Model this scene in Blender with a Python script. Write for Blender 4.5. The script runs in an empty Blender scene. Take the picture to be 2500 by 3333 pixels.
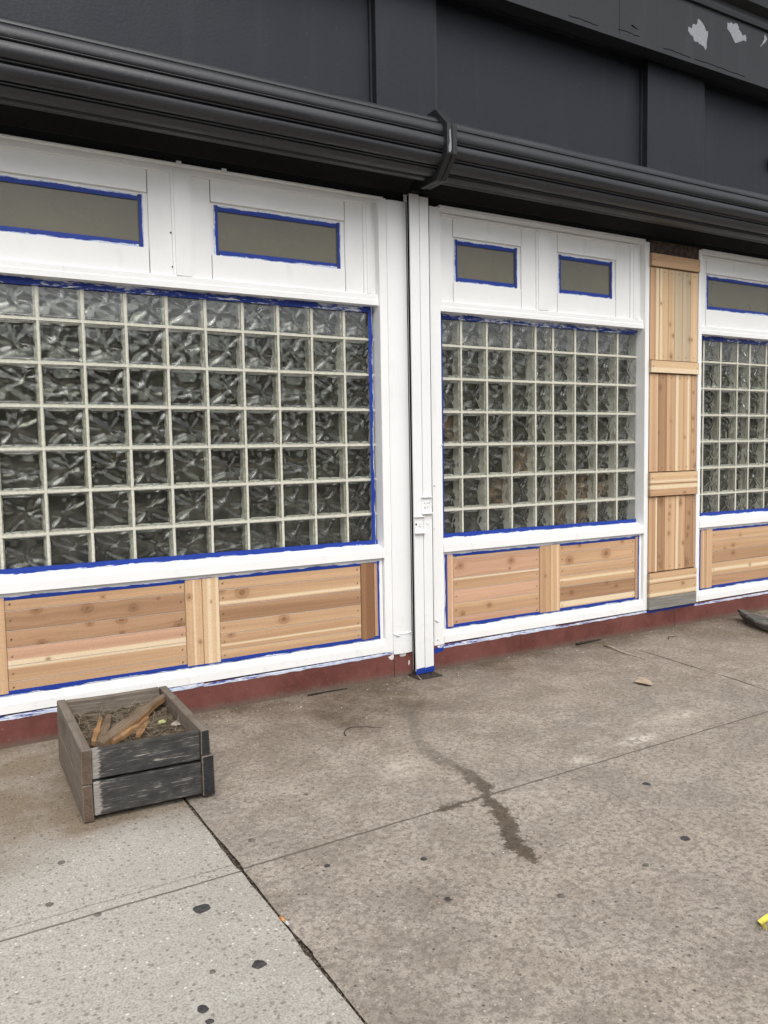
import bpy, bmesh, math, random
import numpy as np
from mathutils import Vector, Matrix

random.seed(7)
S = bpy.context.scene
COL = S.collection

# ------------------------------------------------------------------ helpers
def lin(r, g, b):
    f = lambda c: (c/255/12.92) if c/255 <= .04045 else ((c/255+.055)/1.055)**2.4
    return (f(r), f(g), f(b))

def tag(o, label=None, cat=None, group=None, kind=None):
    if label: o['label'] = label
    if cat: o['category'] = cat
    if group: o['group'] = group
    if kind: o['kind'] = kind
    return o

def thing(name, label, cat, loc=(0, 0, 0), group=None):
    o = bpy.data.objects.new(name, None); COL.objects.link(o)
    o.location = loc; o.empty_display_size = .1
    return tag(o, label, cat, group)

def link(name, me, mats, parent=None):
    if not isinstance(mats, (list, tuple)): mats = [mats]
    for m in mats:
        if len(me.materials) < len(mats): me.materials.append(m)
    o = bpy.data.objects.new(name, me); COL.objects.link(o)
    if parent is not None:
        o.parent = parent
        off = Vector((0, 0, 0)); p = parent
        while p is not None:
            off += p.location; p = p.parent
        o.location = -off                      # meshes are written in world metres
    return o

def obj(name, bm, mats, parent=None, smooth=False):
    me = bpy.data.meshes.new(name); bm.to_mesh(me); bm.free()
    if smooth: me.shade_smooth()
    return link(name, me, mats, parent)

def box(bm, x0, x1, y0, y1, z0, z1, mi=0, bev=0.0, jit=0.0):
    P = [(x0,y0,z0),(x1,y0,z0),(x1,y1,z0),(x0,y1,z0),(x0,y0,z1),(x1,y0,z1),(x1,y1,z1),(x0,y1,z1)]
    if jit: P = [tuple(c+random.uniform(-jit, jit) for c in p) for p in P]
    vs = [bm.verts.new(p) for p in P]
    fs = [bm.faces.new([vs[i] for i in f]) for f in ((3,2,1,0),(4,5,6,7),(0,1,5,4),(1,2,6,5),(2,3,7,6),(3,0,4,7))]
    for f in fs: f.material_index = mi
    if bev:
        es = list({e for f in fs for e in f.edges})
        r = bmesh.ops.bevel(bm, geom=es, offset=bev, segments=1, affect='EDGES', profile=.5)
        for f in r['faces']: f.material_index = mi
    return vs

def prism_x(bm, prof, x0, x1, mi=0):
    """extrude a (y,z) profile along x"""
    a = [bm.verts.new((x0, y, z)) for y, z in prof]; b = [bm.verts.new((x1, y, z)) for y, z in prof]
    n = len(prof)
    fs = [bm.faces.new((a[i], a[(i+1) % n], b[(i+1) % n], b[i])) for i in range(n)]
    fs += [bm.faces.new(a[::-1]), bm.faces.new(b)]
    for f in fs: f.material_index = mi
    return fs

def prism_z(bm, prof, z0, z1, mi=0):
    a = [bm.verts.new((x, y, z0)) for x, y in prof]; b = [bm.verts.new((x, y, z1)) for x, y in prof]
    n = len(prof)
    for i in range(n): bm.faces.new((a[i], a[(i+1) % n], b[(i+1) % n], b[i])).material_index = mi
    bm.faces.new(a[::-1]).material_index = mi; bm.faces.new(b).material_index = mi

def fixn(bm): bmesh.ops.recalc_face_normals(bm, faces=bm.faces[:])

def tube(bm, pts, r, n=6, taper=1.0):
    rings = []
    for i, p in enumerate(pts):
        p = Vector(p)
        d = (Vector(pts[min(i+1, len(pts)-1)]) - Vector(pts[max(i-1, 0)])).normalized()
        a = d.cross(Vector((0, 0, 1)));  a = a if a.length > 1e-3 else Vector((1, 0, 0)); a.normalize(); b = d.cross(a)
        rr = r*(1+(taper-1)*i/max(1, len(pts)-1))
        rings.append([bm.verts.new(p + a*rr*math.cos(2*math.pi*k/n) + b*rr*math.sin(2*math.pi*k/n)) for k in range(n)])
    for q, s in zip(rings, rings[1:]):
        for k in range(n): bm.faces.new((q[k], q[(k+1) % n], s[(k+1) % n], s[k]))
    bm.faces.new(rings[0][::-1]); bm.faces.new(rings[-1])

# numpy value noise
_rng = np.random.RandomState(11); _T = _rng.rand(256, 256)
def vn(x, y=0.0):
    x, y = np.broadcast_arrays(np.asarray(x, float), np.asarray(y, float))
    xi = np.floor(x).astype(int); yi = np.floor(y).astype(int)
    fx = x-xi; fy = y-yi; fx = fx*fx*(3-2*fx); fy = fy*fy*(3-2*fy)
    t = lambda i, j: _T[i % 256, j % 256]
    return (t(xi, yi)*(1-fx)+t(xi+1, yi)*fx)*(1-fy)+(t(xi, yi+1)*(1-fx)+t(xi+1, yi+1)*fx)*fy
def sstep(a, b, x):
    t = np.clip((x-a)/(b-a), 0, 1); return t*t*(3-2*t)

# ------------------------------------------------------------------ node helper
class NT:
    def __init__(s, name):
        s.m = bpy.data.materials.new(name); s.m.use_nodes = True
        s.t = s.m.node_tree; s.t.nodes.clear()
        s.out = s.t.nodes.new('ShaderNodeOutputMaterial')
    def n(s, typ, ins=None, **kw):
        nd = s.t.nodes.new('ShaderNode'+typ)
        for k, v in kw.items(): setattr(nd, k, v)
        for k, v in (ins or {}).items():
            sock = nd.inputs[k]
            if hasattr(v, 'is_linked') or isinstance(v, bpy.types.NodeSocket): s.t.links.new(v, sock)
            else:
                if isinstance(v, tuple) and len(v) == 3 and sock.type == 'RGBA': v = (*v, 1)
                sock.default_value = v
        return nd
    def math(s, op, a, b=0.0, c=0.0, clamp=False):
        return s.n('Math', {0: a, 1: b, 2: c}, operation=op, use_clamp=clamp).outputs[0]
    def mix(s, f, a, b, mode='MIX'):
        nd = s.n('Mix', {}, data_type='RGBA', blend_type=mode); 
        for i, v in ((0, f), (6, a), (7, b)):
            if isinstance(v, bpy.types.NodeSocket): s.t.links.new(v, nd.inputs[i])
            else: nd.inputs[i].default_value = (*v, 1) if isinstance(v, tuple) and len(v) == 3 else v
        return nd.outputs[2]
    def ss(s, x, a, b, lo=0.0, hi=1.0):
        return s.n('MapRange', {0: x, 1: a, 2: b, 3: lo, 4: hi}, interpolation_type='SMOOTHSTEP').outputs[0]
    def pos(s): return s.n('NewGeometry').outputs['Position']
    def attr(s, name): return s.n('Attribute', attribute_name=name)
    def mapv(s, v, scale=(1, 1, 1), loc=(0, 0, 0), rot=(0, 0, 0)):
        return s.n('Mapping', {0: v, 1: loc, 2: rot, 3: scale}).outputs[0]
    def noise(s, v, sc, det=3, rough=.55, dist=0.0):
        return s.n('TexNoise', {'Vector': v, 'Scale': sc, 'Detail': det, 'Roughness': rough, 'Distortion': dist}).outputs[0]
    def voro(s, v, sc, rnd=1.0):
        nd = s.n('TexVoronoi', {'Vector': v, 'Scale': sc, 'Randomness': rnd}); return nd.outputs['Distance'], nd.outputs['Color']
    def bump(s, h, st=.3, d=.01, nrm=None):
        i = {'Strength': st, 'Distance': d, 'Height': h}
        if nrm is not None: i['Normal'] = nrm
        return s.n('Bump', i).outputs[0]
    def bsdf(s, col, rough=.6, nrm=None, spec=.5, **kw):
        i = {'Base Color': col, 'Roughness': rough, 'Specular IOR Level': spec}
        if nrm is not None: i['Normal'] = nrm
        i.update(kw)
        b = s.n('BsdfPrincipled', i); s.t.links.new(b.outputs[0], s.out.inputs[0]); return s.m

# ------------------------------------------------------------------ materials
def m_white(name='white_paint', tone=(.87, .875, .865)):
    k = NT(name); p = k.pos()
    n1 = k.noise(p, 3.5, 4); n2 = k.noise(k.mapv(p, (12, 40, 2.5)), 1.0, 4)
    c = k.mix(k.ss(n1, .35, .75), tone, tuple(t*.955 for t in tone))
    c = k.mix(k.ss(n2, .62, .74, 0, .22), c, (.62, .62, .60))
    # faint grime drops low down on the trim
    z = k.n('SeparateXYZ', {0: p}).outputs[2]
    c = k.mix(k.math('MULTIPLY', k.ss(z, .55, .1), k.ss(k.noise(p, 22, 3), .55, .75, 0, .25)), c, (.5, .47, .43))
    b = k.bump(k.math('ADD', n2, k.math('MULTIPLY', k.noise(p, 60, 3), .35)), .35, .004)
    return k.bsdf(c, k.ss(n1, .3, .7, .38, .55), b)

def m_paint(name, col, rough=.5, var=.15, spec=.5, bumpd=.003, streak=True):
    k = NT(name); p = k.pos()
    n1 = k.noise(p, 1.6, 4); n2 = k.noise(k.mapv(p, (9, 9, 1.2)), 1.0, 4); n3 = k.noise(p, 55, 3)
    c = k.mix(k.ss(n1, .3, .7), tuple(t*(1-var) for t in col), tuple(t*(1+var) for t in col))
    if streak: c = k.mix(k.ss(n2, .5, .75, 0, .3), c, tuple(t*1.35+.008 for t in col))
    c = k.mix(k.ss(k.noise(p, 38, 2), .70, .74, 0, .25), c, tuple(t*2+.02 for t in col))
    return k.bsdf(c, k.ss(n1, .3, .7, rough-.06, rough+.1), k.bump(k.math('ADD', n3, k.math('MULTIPLY', n1, 2.0)), .4, bumpd), spec)

def m_plain(name, col, rough=.6, spec=.4, nsc=30, var=.2, bump=.003):
    k = NT(name); p = k.pos(); n = k.noise(p, nsc, 4)
    c = k.mix(k.ss(n, .3, .7), tuple(t*(1-var) for t in col), tuple(min(1, t*(1+var)) for t in col))
    return k.bsdf(c, rough, k.bump(n, .4, bump), spec)

def m_wood(name='cedar_wood'):
    k = NT(name); p = k.pos(); a = k.attr('Col').outputs['Color']
    n = k.noise(p, 130, 2)
    c = k.mix(k.ss(n, .3, .75, 0, .35), a, k.mix(1.0, a, (.72, .66, .6), 'MULTIPLY'))
    return k.bsdf(c, .62, k.bump(n, .25, .002), .3)

def m_tape(name, amount, ragged=.5):
    """blue masking tape partly painted over; uv: u metres along, v 0 = glass side, 1 = painted side"""
    k = NT(name); uv = k.n('UVMap', uv_map='UV').outputs[0]
    sep = k.n('SeparateXYZ', {0: uv}); u, v = sep.outputs[0], sep.outputs[1]
    w = k.n('CombineXYZ', {0: k.math('MULTIPLY', u, 7.0), 1: k.math('MULTIPLY', v, 1.3), 2: 0.0}).outputs[0]
    fine = k.n('CombineXYZ', {0: k.math('MULTIPLY', u, 26.0), 1: k.math('MULTIPLY', v, 5.0), 2: 3.0}).outputs[0]
    big = k.noise(k.n('CombineXYZ', {0: k.math('MULTIPLY', u, 2.6), 1: 0.0, 2: 9.0}).outputs[0], 1.0, 2)
    n = k.noise(w, 1.0, 6, .62, .6); f = k.noise(fine, 1.0, 5, .65, 1.0)
    e = k.math('ADD', k.math('MULTIPLY', n, .55), k.math('MULTIPLY', f, .45))
    e = k.math('ADD', e, k.math('MULTIPLY', k.math('SUBTRACT', big, .5), .55))
    e = k.math('ADD', e, k.math('MULTIPLY', k.math('POWER', v, 2.2), ragged*.5))
    m = k.ss(e, 1.0-amount, 1.0-amount+.09)
    c = k.mix(k.noise(fine, .7, 2), lin(20, 46, 128), lin(34, 66, 160))
    c = k.mix(m, c, k.mix(k.ss(f, .4, .62), lin(172, 190, 226), (.80, .82, .84)))
    return k.bsdf(c, .5, k.bump(e, .3, .002), .35)

def m_concrete(light):
    k = NT('light_concrete' if light else 'brown_concrete'); p = k.pos()
    sp = k.n('SeparateXYZ', {0: p}); X, Y = sp.outputs[0], sp.outputs[1]
    n1 = k.noise(p, .9, 5, .6); n2 = k.noise(p, 5.5, 5, .65); n3 = k.noise(p, 46, 4, .7); n4 = k.noise(p, 150, 2)
    if light:
        c = k.mix(k.ss(n1, .3, .7), (.510, .483, .432), (.435, .408, .360))
        c = k.mix(k.ss(n2, .42, .66, 0, .5), c, (.56, .54, .50))
        c = k.mix(k.ss(n3, .42, .64, 0, .6), c, (.36, .34, .30))
        c = k.mix(k.ss(k.noise(p, 13, 4, .7), .55, .72, 0, .4), c, (.38, .37, .33))
    else:
        c = k.mix(k.ss(n1, .3, .7), (.405, .352, .292), (.290, .250, .203))
        c = k.mix(k.ss(n2, .40, .62, 0, .9), c, (.465, .412, .350))
        c = k.mix(k.ss(k.noise(p, 3.4, 6, .72, .4), .47, .60, 0, .55), c, (.255, .218, .178))
        c = k.mix(k.ss(k.noise(k.mapv(p, (1, 1, 1), (7, 3, 0)), 7.5, 5, .75), .54, .66, 0, .6), c, (.50, .44, .37))
        c = k.mix(k.math('MULTIPLY', k.ss(Y, -1.5, -2.6), k.ss(X, -.9, .1, 0, .35)), c, (.47, .40, .335))
        c = k.mix(k.ss(k.noise(p, 2.1, 4, .7), .50, .66, 0, .7), c, (.295, .262, .228))
        c = k.mix(k.ss(n3, .45, .60, 0, .70), c, (.185, .155, .128))
        c = k.mix(k.ss(k.noise(p, 21, 4, .75), .54, .66, 0, .65), c, (.46, .405, .338))
        c = k.mix(k.ss(k.noise(p, 9, 6, .8), .55, .66, 0, .55), c, (.21, .175, .14))
    c = k.mix(k.ss(n4, .40, .66, 0, .42), c, (.16, .14, .12))
    # aggregate specks
    for sc, thr, rad, colr, am in (((46, .52, .29, (.19, .172, .15), .75), (80, .45, .30, (.21, .192, .168), .6), (33, .78, .26, (.22, .20, .175), .8), (55, .84, .24, (.74, .73, .70), .8)) if light else
                                   ((40, .78, .24, (.09, .078, .068), .85), (60, .84, .26, (.60, .545, .47), .55), (95, .50, .30, (.13, .112, .095), .7), (31, .97, .16, (.64, .60, .54), .6))):
        d, vc = k.voro(k.mapv(p, (1, 1, 0), (0, 0, 0)), sc)
        r = k.n('SeparateColor', {0: vc}).outputs[0]
        mk = k.math('MULTIPLY', k.math('GREATER_THAN', r, thr), k.ss(k.math('ADD', d, k.math('MULTIPLY', k.noise(p, 110, 2), .16)), rad+.08, rad*.6+.08, 0, am))
        c = k.mix(mk, c, colr)
    # dirt, damp and painted contact shade near the wall (vertex masks)
    dirt_shade = k.attr('dirt_shade').outputs['Fac']
    dn = k.math('MULTIPLY', dirt_shade, k.ss(k.noise(p, 3.2, 5, .65), .2, .75, .45, 1.15), clamp=True)
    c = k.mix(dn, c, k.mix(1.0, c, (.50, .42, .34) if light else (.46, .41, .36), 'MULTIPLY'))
    pale = k.math('MULTIPLY', k.attr('pale').outputs['Fac'], k.ss(k.noise(p, 26, 4, .7), .38, .6))
    c = k.mix(k.math('MINIMUM', pale, 1.0), c, (.66, .60, .52))
    wet = k.attr('wet').outputs['Fac']
    wn = k.math('ADD', k.math('MULTIPLY', k.math('SUBTRACT', k.noise(p, 27, 7, .85), .5), .23), k.math('MULTIPLY', k.math('SUBTRACT', k.noise(p, 5, 2), .5), .10))
    wm = k.ss(k.math('ADD', wet, wn), .010, -.008)
    c = k.mix(k.math('MULTIPLY', wm, k.ss(Y, -1.75, -1.0, 1.0, .42)), c, k.mix(1.0, c, (.33, .30, .26), 'MULTIPLY'))
    # tooled score lines and a crack
    wob = k.math('MULTIPLY', k.math('SUBTRACT', k.noise(p, 9, 4), .5), .014)
    def line(dist, w, fade=1.0):
        return k.ss(k.math('ABSOLUTE', k.math('ADD', dist, wob)), w, w*.35, 0, fade)
    if light:
        L = k.math('MAXIMUM', line(k.math('ADD', Y, 1.693), .006, .75), line(k.math('ADD', Y, 1.640), .006, .28))
    else:
        L = line(k.math('SUBTRACT', Y, k.math('MULTIPLY_ADD', X, .0165, -1.66)), .0065, .7)
        L = k.math('MAXIMUM', L, line(k.math('SUBTRACT', X, k.math('MULTIPLY_ADD', Y, .035, .19)), .006, .22))
        ck = k.math('MULTIPLY', line(k.attr('crack').outputs['Fac'], .010, 1.0), k.ss(k.noise(p, 4, 2), .3, .5))
        ck = k.math('MULTIPLY', ck, k.math('MULTIPLY', k.ss(Y, -1.75, -1.5), k.ss(Y, -.3, -.42)))
        L = k.math('MAXIMUM', L, ck)
    c = k.mix(L, c, (.085, .07, .055))
    h = k.math('ADD', k.math('MULTIPLY', n3, .6), k.math('SUBTRACT', k.math('MULTIPLY', n4, .35), k.math('MULTIPLY', L, 1.6)))
    return k.bsdf(c, k.ss(wm, 0, 1, .85, .5), k.bump(h, .55, .006), .3)

def m_weathered(name, a, b):
    k = NT(name); o = k.attr('GL').outputs['Vector']          # u along grain, v across
    n = k.noise(k.mapv(o, (3, 90, 90)), 1.0, 5, .6); n2 = k.noise(o, 9, 4); n3 = k.noise(k.mapv(o, (6, 260, 260)), 1.0, 2)
    c = k.mix(k.ss(n, .3, .72), a, b); c = k.mix(k.ss(n2, .45, .75, 0, .6), c, tuple(t*.6 for t in b))
    c = k.mix(k.ss(n3, .55, .75, 0, .5), c, tuple(t*.35 for t in b))
    return k.bsdf(c, .85, k.bump(k.math('ADD', n, n3), .6, .004), .2)

def m_flaking(name):
    k = NT(name); o = k.attr('GL').outputs['Vector']; s = k.n('SeparateXYZ', {0: o}); u = s.outputs[0]
    n = k.noise(k.mapv(o, (7, 110, 110)), 1.0, 6, .62, .3); n2 = k.noise(k.mapv(o, (16, 22, 22)), 1.0, 4)
    fine = k.noise(k.mapv(o, (20, 420, 420)), 1.0, 2)
    bare = k.mix(k.ss(fine, .35, .7), (.36, .34, .315), (.19, .165, .14))
    paint = k.mix(k.ss(n2, .3, .7), (.033, .032, .031), (.062, .060, .058))
    n5 = k.noise(k.mapv(o, (13, 300, 300), (5, 5, 5)), 1.0, 3, .6)
    e = k.math('MAXIMUM', k.math('ADD', k.math('MULTIPLY', n, .72), k.math('MULTIPLY', n2, .28)), k.math('SUBTRACT', k.math('ADD', k.math('MULTIPLY', n5, .8), k.math('MULTIPLY', n2, .2)), .02))
    m = k.ss(e, .578, .625)
    # unpainted left end where the lap board stood
    le = k.ss(k.math('ADD', u, k.math('MULTIPLY', k.math('SUBTRACT', n, .5), .05)), .030, .020)
    m = k.math('MAXIMUM', m, le)
    c = k.mix(m, paint, bare)
    return k.bsdf(c, k.ss(m, 0, 1, .5, .85), k.bump(k.math('SUBTRACT', fine, k.math('MULTIPLY', m, .6)), .6, .004), .3)

RUST0 = m_plain('nail_rust', (.10, .07, .055), .8, .3, 60, .3)
WHITE = m_white()
WHITE2 = m_white('white_metal', (.83, .84, .84))
CHAR = m_paint('charcoal_wall', (.0175, .0200, .0280), .55, .14, .3)
CHARF = m_paint('charcoal_fascia', (.025, .0265, .030), .55, .16, .35)
BLACKP = m_paint('black_paint_and_shade', (.0045, .0045, .0045), .8, .2, .15)  # near-black paint; on the lintel it stands for shade
def m_shutter():
    k = NT('shutter_steel'); p = k.pos()
    n1 = k.noise(k.mapv(p, (1.5, 14, 14)), 1.0, 4); n2 = k.noise(p, 60, 3)
    c = k.mix(k.ss(n1, .3, .7), (.0165, .0175, .0205), (.027, .0285, .0325))
    c = k.mix(k.ss(n2, .64, .72, 0, .3), c, (.12, .12, .12))
    return k.bsdf(c, k.ss(n1, .3, .7, .38, .54), k.bump(k.math('ADD', k.math('MULTIPLY', n2, .3), k.noise(k.mapv(p, (1.2, 5, 5)), 1.0, 3)), .25, .012), .6)
SHUT = m_shutter()
BRKT = m_paint('bracket_steel', (.015, .016, .018), .45, .2)
def m_red():
    k = NT('oxide_red_paint'); p = k.pos(); z = k.n('SeparateXYZ', {0: p}).outputs[2]
    n1 = k.noise(p, 4, 5, .65); n2 = k.noise(k.mapv(p, (11, 11, 7)), 1.0, 5, .7); n3 = k.noise(p, 48, 4, .7)
    c = k.mix(k.ss(n1, .35, .65), (.118, .037, .030), (.170, .058, .047))
    c = k.mix(k.ss(n2, .56, .70, 0, .4), c, (.070, .024, .020))
    c = k.mix(k.ss(n3, .63, .70, 0, .55), c, (.052, .022, .018))
    c = k.mix(k.ss(k.noise(p, 90, 2), .70, .74, 0, .5), c, (.34, .22, .19))
    g = k.ss(k.math('ADD', z, k.math('MULTIPLY', k.math('SUBTRACT', n3, .5), .09)), .045, .0, 0, .85)
    c = k.mix(g, c, (.135, .105, .082))
    return k.bsdf(c, k.ss(n1, .3, .7, .5, .75), k.bump(k.math('ADD', n3, n2), .4, .004), .4)
RED = m_red()
CEDAR = m_wood()
TAPE_L = m_tape('tape_clean', .26, .75); TAPE_M = m_tape('tape_smeared', .47, .12); TAPE_H = m_tape('tape_painted_over', .51, .22)
TAPE_P = m_tape('tape_pane', .30, .9)
TAPE_B = m_tape('tape_base', .58, .2)
CON_B = m_concrete(False); CON_L = m_concrete(True)
DIRT = m_plain('joint_dirt', (.055, .045, .035), .95, .1, 90, .5, .01)
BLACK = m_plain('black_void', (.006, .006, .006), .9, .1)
MORTAR = m_plain('cream_mortar', (.60, .585, .50), .85, .2, 70, .10, .003)
CAULK = m_plain('white_caulk', (.82, .83, .83), .4, .5, 30, .05)
GREYW = m_weathered('weathered_board', (.235, .20, .165), (.15, .122, .098))
GREYW2 = m_weathered('weathered_end', (.16, .115, .085), (.10, .072, .052))
FLAKE = m_flaking('flaking_black_paint')
SCRAPO = m_weathered('split_orange_wood', (.40, .235, .115), (.24, .13, .06))
STICK = m_weathered('old_stick', (.235, .175, .12), (.14, .10, .068))
ASPH = m_plain('asphalt', (.05, .05, .052), .9, .2, 40, .3, .005)

def m_pane():
    k = NT('olive_pane'); p = k.pos(); n = k.noise(p, 2.2, 4); n2 = k.noise(p, 40, 3)
    c = k.mix(k.ss(n, .3, .7), (.120, .112, .078), (.155, .143, .104))
    c = k.mix(k.ss(n2, .72, .76, 0, .3), c, (.4, .4, .38))
    return k.bsdf(c, k.ss(n, .3, .7, .22, .34), k.bump(n, .05, .01), .5)
PANE = m_pane()

# glass block: wavy clear front, cream side walls, dark far side
def m_glass():
    k = NT('block_glass')
    g = k.n('BsdfGlass', {'Color': (1, 1, .985, 1), 'Roughness': .0, 'IOR': 1.50})
    r = k.n('BsdfGlossy', {'Color': (.85, .88, .92, 1), 'Roughness': .09})
    mx = k.n('MixShader', {0: .022, 1: g.outputs[0], 2: r.outputs[0]})
    k.t.links.new(mx.outputs[0], k.out.inputs[0]); return k.m
GLASS = m_glass()
def m_blockside():
    k = NT('block_side'); p = k.pos(); n = k.noise(p, 45, 3)
    return k.bsdf(k.mix(k.ss(n, .35, .65), (.96, .955, .87), (.90, .90, .81)), .6)
BSIDE = m_blockside()
BRIM = m_plain('block_rim', (.55, .565, .475), .6, .3, 50, .25)
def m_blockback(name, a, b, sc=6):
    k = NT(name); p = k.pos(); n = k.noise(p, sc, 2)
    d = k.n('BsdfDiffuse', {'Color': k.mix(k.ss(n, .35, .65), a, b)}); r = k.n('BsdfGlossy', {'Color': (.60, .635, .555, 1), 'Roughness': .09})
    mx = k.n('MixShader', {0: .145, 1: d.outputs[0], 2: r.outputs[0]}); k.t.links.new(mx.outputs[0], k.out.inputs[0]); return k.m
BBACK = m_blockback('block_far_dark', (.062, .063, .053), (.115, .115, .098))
BTAN = m_blockback('block_far_tan', (.075, .07, .06), (.30, .215, .135), 13)

# ------------------------------------------------------------------ cedar boards painted per vertex
C_L, C_D = np.array(lin(211, 177, 140)), np.array(lin(186, 149, 115))
T_L, T_D = np.array(lin(184, 148, 116)), np.array(lin(156, 121, 91))
P_L, P_D = np.array(lin(210, 170, 142)), np.array(lin(188, 147, 119))
SAP = np.array(lin(232, 212, 179))
PALE_L, PALE_D = np.array(lin(219, 189, 151)), np.array(lin(200, 167, 130))
GRY_L, GRY_D = np.array(lin(203, 185, 156)), np.array(lin(181, 163, 137))
BRN_L, BRN_D = np.array(lin(156, 118, 86)), np.array(lin(135, 99, 71))
TONES = dict(c=(C_L, C_D), t=(T_L, T_D), p=(P_L, P_D), w=(PALE_L, PALE_D), g=(GRY_L, GRY_D), b=(BRN_L, BRN_D))
def boards_mesh(name, boards, parent, mat=None, label=None):
    """boards: dict(x0,x1,z0,z1,y,along,tone,sap,knots,nails,t) ; one mesh, colours per vertex"""
    V = []; Fc = []; C = []
    for i, b in enumerate(boards):
        x0, x1, z0, z1, y = b['x0'], b['x1'], b['z0'], b['z1'], b['y']
        al = b.get('along', 'x'); th = b.get('t', .018); s = b.get('seed', random.random()*90)
        L, W = (x1-x0, z1-z0) if al == 'x' else (z1-z0, x1-x0)
        nu, nv = max(4, int(L/.007)), max(5, int(W/.0042))
        u = np.concatenate([[0, .0022], np.linspace(0, L, nu)[1:-1], [L-.0022, L]]) if L > .03 else np.linspace(0, L, nu)
        v = np.concatenate([[0, .0022], np.linspace(0, W, nv)[1:-1], [W-.0022, W]])
        U, Vv = np.meshgrid(u, v, indexing='ij')
        vp = Vv + .010*(vn(U*1.5+s, Vv*9+s)-.5) + .004*(vn(U*6+s, Vv*30)-.5)
        kn = b.get('knots', [])
        for (ku, kv, r) in kn:
            vp = vp + .55*r*np.tanh((Vv-kv*W)/(r*.8))*np.exp(-((U-ku*L)/(4.2*r))**2)*-1
        # arched growth rings down the middle of flat-sawn boards
        arch = b.get('arch', .35)
        vc = (vp/W-.5-.25*(vn(s, 3.3)-.5))
        ring = np.sin(2*np.pi*(vc*vc*9+U*arch*1.1+.35*vn(U*2+s, s)))
        g2 = .7*vn(vp*30+s*7, U*.35)+.3*vn(vp*62+s, U*.5); g1 = vn(vp*105+s*3, U*.9); f = vn(vp*330, U*9+s)
        t = .62*g2+.13*g1+.08*f+.17*(.5+.5*ring)
        t = np.clip((t-.27)/.46, 0, 1)
        lo, hi = TONES[b.get('tone', 'c')]
        c = lo[None, None]*(1-t[..., None])+hi[None, None]*t[..., None]
        c = c*(.94+.12*vn(U*1.1+s*2, s)[..., None])
        for (a0, a1) in b.get('sap', []):
            q = Vv/W+.05*(vn(U*2.2+s, 1.)-.5); m = sstep(a0-.05, a0+.04, q)*(1-sstep(a1-.04, a1+.05, q))
            c = c*(1-m[..., None])+(SAP*(.95+.05*f[..., None]))*m[..., None]
        for (ku, kv, r) in kn:
            d = np.sqrt(((U-ku*L)/1.25)**2+(Vv-kv*W)**2)/r
            core = (1-sstep(.45, .95, d))*.85; halo = np.exp(-(d/1.8)**2)*.32
            ringk = np.exp(-((d-1.15)/.22)**2)*.5
            c = c*(1-halo[..., None]*np.array([.35, .5, .62])); c = c*(1-ringk[..., None]*.6)
            c = c*(1-core[..., None])+np.array(lin(138, 98, 68))*(.75+.5*vn(U*180, Vv*180)[..., None])*core[..., None]
        for (ku, kv) in b.get('nails', []):
            d = np.hypot(U-ku, Vv-kv); m = 1-sstep(.0028, .0055, d); c = c*(1-m[..., None])+np.array((.03, .02, .015))*m[..., None]
        ev = np.minimum(Vv, W-Vv); eu = np.minimum(U, L-U)
        edge = np.maximum(1-sstep(.0, .0035, ev), .7*(1-sstep(.0, .003, eu)))*b.get('edge', .42)
        c = c*(1-edge[..., None])
        n0 = len(V)
        if al == 'x': X, Z = x0+U, z0+Vv
        else: X, Z = x0+Vv, z0+U
        Yd = y+np.where(np.minimum(ev, eu) < .001, .003, 0)+.0006*(g2-.5)
        A = np.stack([X, Yd, Z], -1).reshape(-1, 3); V += A.tolist(); C += np.clip(c, 0, 1).reshape(-1, 3).tolist()
        ni, nj = U.shape
        idx = np.arange(ni*nj).reshape(ni, nj)+n0
        q = np.stack([idx[:-1, :-1], idx[1:, :-1], idx[1:, 1:], idx[:-1, 1:]], -1).reshape(-1, 4)
        if al != 'x': q = q[:, ::-1]
        Fc += q.tolist()
        # returns to the back
        for line, flip in ((idx[:, 0], 0), (idx[:, -1], 1), (idx[0, :], 1), (idx[-1, :], 0)):
            m0 = len(V)
            for k_ in line:
                px = V[k_]; V.append([px[0], y+th, px[2]]); C.append([cc*.8 for cc in C[k_]])
            for k_ in range(len(line)-1):
                f4 = [int(line[k_]), m0+k_, m0+k_+1, int(line[k_+1])]
                if flip ^ (al != 'x'): f4 = f4[::-1]
                Fc.append(f4)
    me = bpy.data.meshes.new(name); me.from_pydata(V, [], Fc)
    ca = me.color_attributes.new('Col', 'FLOAT_COLOR', 'POINT')
    ca.data.foreach_set('color', np.concatenate([np.array(C), np.ones((len(C), 1))], 1).ravel().astype(np.float32))
    o = link(name, me, mat or CEDAR, parent)
    if label: o['label'] = label
    return o

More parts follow.
